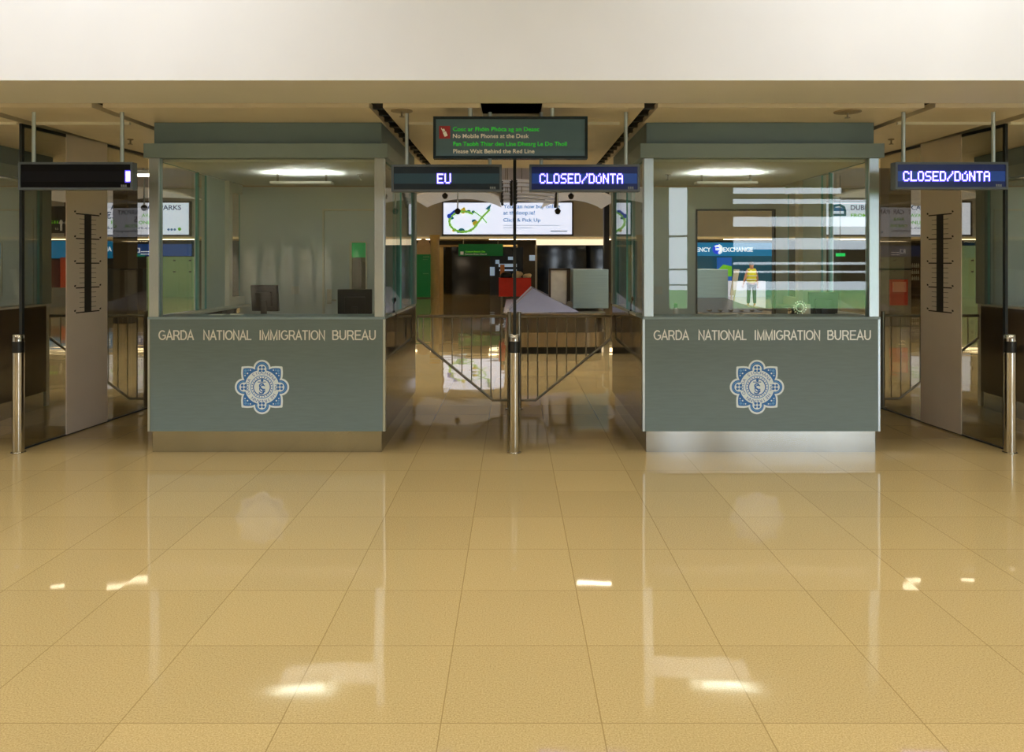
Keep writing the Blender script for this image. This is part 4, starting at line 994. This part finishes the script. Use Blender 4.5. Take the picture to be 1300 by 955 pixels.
def pendant(p, q, Y, lab):
    x, z = wx(p, Y), wz(q, Y)
    t = thing('pendant_camera', (x, Y, z), lab, 'camera dome', 'domed cameras on poles')
    obj('pole', MB().tube((x, Y, z+.1), (x, Y, HC2), .025, 10), ALU, t, True)
    obj('dome', MB().lathe([(.005, z-.1), (.06, z-.08), (.09, z-.02), (.10, z+.03), (.07, z+.07), (.03, z+.1)], x, Y, 16), BLACK, t, True)
pendant(581, 268.5, 25, 'dark camera dome on a pole in front of the billboard ring'); pendant(708, 268.5, 25, 'dark camera dome on a pole in front of the billboard text')
pendant(565, 249, 26, 'dark camera dome under the vault left of the billboard'); pendant(725, 249.5, 26, 'dark camera dome under the vault at the billboard right end')
pendant(183, 264, 25, 'dark camera dome on a pole in front of the left car park billboard')
t = thing('clad_column', (wx(770, 36), 36, 0), 'slim dark column right of the central billboard', 'column')
obj('shaft', MB().box(wx(767, 36), wx(773.5, 36), 36, 36.4, 0, HC2), mat('column_black', (18, 22, 28), .4), t)
obj('base', MB().box(wx(766, 36), wx(774.5, 36), 35.97, 36.43, 0, .25), DKEDGE, t)

# ------------------------------------------------------------------ the worker
def skin(name, verts, edges, radii, m, parent, root=0, sub=2):
    me = bpy.data.meshes.new(name); me.from_pydata([Vector(v)-wloc(parent) for v in verts], edges, [])
    me.materials.append(m)
    o = bpy.data.objects.new(name, me); COL.objects.link(o); o.parent = parent
    o.modifiers.new('s', 'SKIN'); sv = me.skin_vertices[0].data
    for i, r in enumerate(radii): sv[i].radius = (r, r) if not isinstance(r, tuple) else r
    sv[root].use_root = True
    q = o.modifiers.new('d', 'SUBSURF'); q.levels = sub; q.render_levels = sub
    bpy.context.view_layer.update()
    me2 = bpy.data.meshes.new_from_object(o.evaluated_get(bpy.context.evaluated_depsgraph_get()))
    o.modifiers.clear(); o.data = me2
    for p in me2.polygons: p.use_smooth = True
    return o
px_, py_ = wx(954, 30.5), 30.5
t = thing('person', (px_, py_, 0), 'person in a yellow safety vest and dark trousers standing with back turned', 'person')
SK = mat('skin', (205, 150, 120), .6)
X_ = px_
V = [(X_, py_, .90), (X_, py_, 1.08), (X_, py_, 1.30), (X_, py_, 1.40), (X_, py_, 1.47), (X_+.0, py_-.01, 1.57), (X_, py_-.01, 1.64),
     (X_-.16, py_, 1.36), (X_-.24, py_-.03, 1.12), (X_-.33, py_-.10, .90), (X_-.36, py_-.13, .82),
     (X_+.16, py_, 1.36), (X_+.22, py_, 1.10), (X_+.20, py_-.08, .88), (X_+.20, py_-.11, .80),
     (X_-.09, py_, .84), (X_-.11, py_-.01, .48), (X_-.12, py_+.02, .08), (X_-.12, py_+.14, .04),
     (X_+.09, py_, .84), (X_+.11, py_-.01, .48), (X_+.13, py_+.02, .08), (X_+.13, py_+.14, .04)]
E = [(0, 1), (1, 2), (2, 3), (3, 4), (4, 5), (5, 6), (3, 7), (7, 8), (8, 9), (9, 10), (3, 11), (11, 12), (12, 13), (13, 14), (0, 15), (15, 16), (16, 17), (17, 18), (0, 19), (19, 20), (20, 21), (21, 22)]
Rr = [(.15, .11), (.14, .11), (.17, .11), (.12, .09), .055, .085, .075, .06, .05, .038, .03, .06, .05, .038, .03, .085, .06, .04, .035, .085, .06, .04, .035]
body = skin('body', V, E, Rr, SK, t)
b = MB()
for sx, hx in ((-1, X_-.37), (1, X_+.20)):
    hz = .80 if sx < 0 else .78; hy = py_-.15 if sx < 0 else py_-.12
    for i in range(4): b.tube((hx-.03+i*.02, hy, hz), (hx-.032+i*.021, hy-.015, hz-.075-.012*(1-abs(i-1.5)/1.5)), .009, 6, .007)
    b.tube((hx-sx*-.03, hy+.01, hz+.02), (hx+sx*.055, hy-.01, hz-.035), .010, 6, .008)
obj('fingers', b, SK, t)
skin('trousers', [(X_, py_, .95), (X_-.09, py_, .84), (X_-.11, py_-.01, .48), (X_-.12, py_+.02, .10), (X_+.09, py_, .84), (X_+.11, py_-.01, .48), (X_+.13, py_+.02, .10)],
     [(0, 1), (1, 2), (2, 3), (0, 4), (4, 5), (5, 6)], [(.17, .125), .10, .075, .065, .10, .075, .065], mat('trousers_navy', (28, 38, 58), .8), t)
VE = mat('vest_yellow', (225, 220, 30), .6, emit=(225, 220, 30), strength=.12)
vest = skin('safety_vest', [(X_, py_, .84), (X_, py_, 1.08), (X_, py_, 1.30), (X_, py_, 1.42), (X_-.13, py_, 1.385), (X_+.13, py_, 1.385)], [(0, 1), (1, 2), (2, 3), (3, 4), (3, 5)], [(.215, .14), (.20, .14), (.21, .14), (.11, .10), .085, .085], VE, t)
b = MB()
for z in (1.02, 1.16):
    b.lathe([(.001, z), (.215, z), (.215, z+.045), (.001, z+.045)], X_, py_, 24)
for v in b.bm.verts: v.co.y = py_+(v.co.y-py_)*.72
obj('reflective_band', b, mat('reflective_silver', (225, 230, 215), .4), vest)
obj('hair', MB().ball((X_, py_+.005, 1.635), .105, sx=.85, sy=.95, sz=1.0, seg=16), mat('hair_dark', (35, 26, 20), .8), t, True)
b = MB()
for sx in (-1, 1):
    b.ball((X_+sx*.085, py_, 1.60), .022, sx=.5, sz=1.4)
b.ball((X_, py_+.098, 1.59), .016)
obj('ears_and_nose', b, SK, t, True)

# ------------------------------------------------------------------ wall-washer lights on the rear wall (seen reflected in the booth glass)
for i in range(6):
    x = -7.9+i*.52
    L = bpy.data.lights.new('wall_washer', 'SPOT'); L.energy = 1500; L.spot_size = math.radians(21); L.spot_blend = .35; L.color = (1, .95, .85); L.shadow_soft_size = .03
    o = bpy.data.objects.new('wall_washer', L); COL.objects.link(o); o.location = (x, BACKY+.24, 2.62); o.rotation_euler = (math.radians(-14), 0, 0)
# daylight
W = bpy.data.worlds.new('World'); S.world = W; W.use_nodes = True
nt = W.node_tree; bg = nt.nodes['Background']; bg.inputs[0].default_value = (.80, .90, 1.0, 1); bg.inputs[1].default_value = 8.0
for a, b_ in wins:
    L = bpy.data.lights.new('window_portal', 'AREA'); L.shape = 'RECTANGLE'; L.size = b_-a; L.size_y = WZ1-WZ0; L.cycles.is_portal = True
    o = bpy.data.objects.new('window_portal', L); COL.objects.link(o); o.location = ((a+b_)/2, BACKY-.19, (WZ0+WZ1)/2); o.rotation_euler = (math.radians(90), 0, 0)

# ------------------------------------------------------------------ camera and view
cam = bpy.data.cameras.new('camera'); co = bpy.data.objects.new('camera', cam); COL.objects.link(co)
co.location = (0, 0, HC); co.rotation_euler = (math.radians(90), 0, 0)
cam.sensor_width = 36; cam.sensor_fit = 'HORIZONTAL'; cam.lens = 36*F/1300
cam.shift_x = -(VX-650)/1300; cam.shift_y = -(477.5-VY)/1300
cam.clip_start = .05; cam.clip_end = 300
S.camera = co
S.view_settings.view_transform = 'Standard'; S.view_settings.look = 'None'; S.view_settings.gamma = 1; S.view_settings.use_curve_mapping = False
S.view_settings.exposure = 0.0
c = S.cycles
c.use_denoising = True; c.max_bounces = 12; c.diffuse_bounces = 4; c.glossy_bounces = 6; c.transmission_bounces = 8; c.transparent_max_bounces = 40
c.sample_clamp_indirect = 8; c.caustics_reflective = False; c.caustics_refractive = False
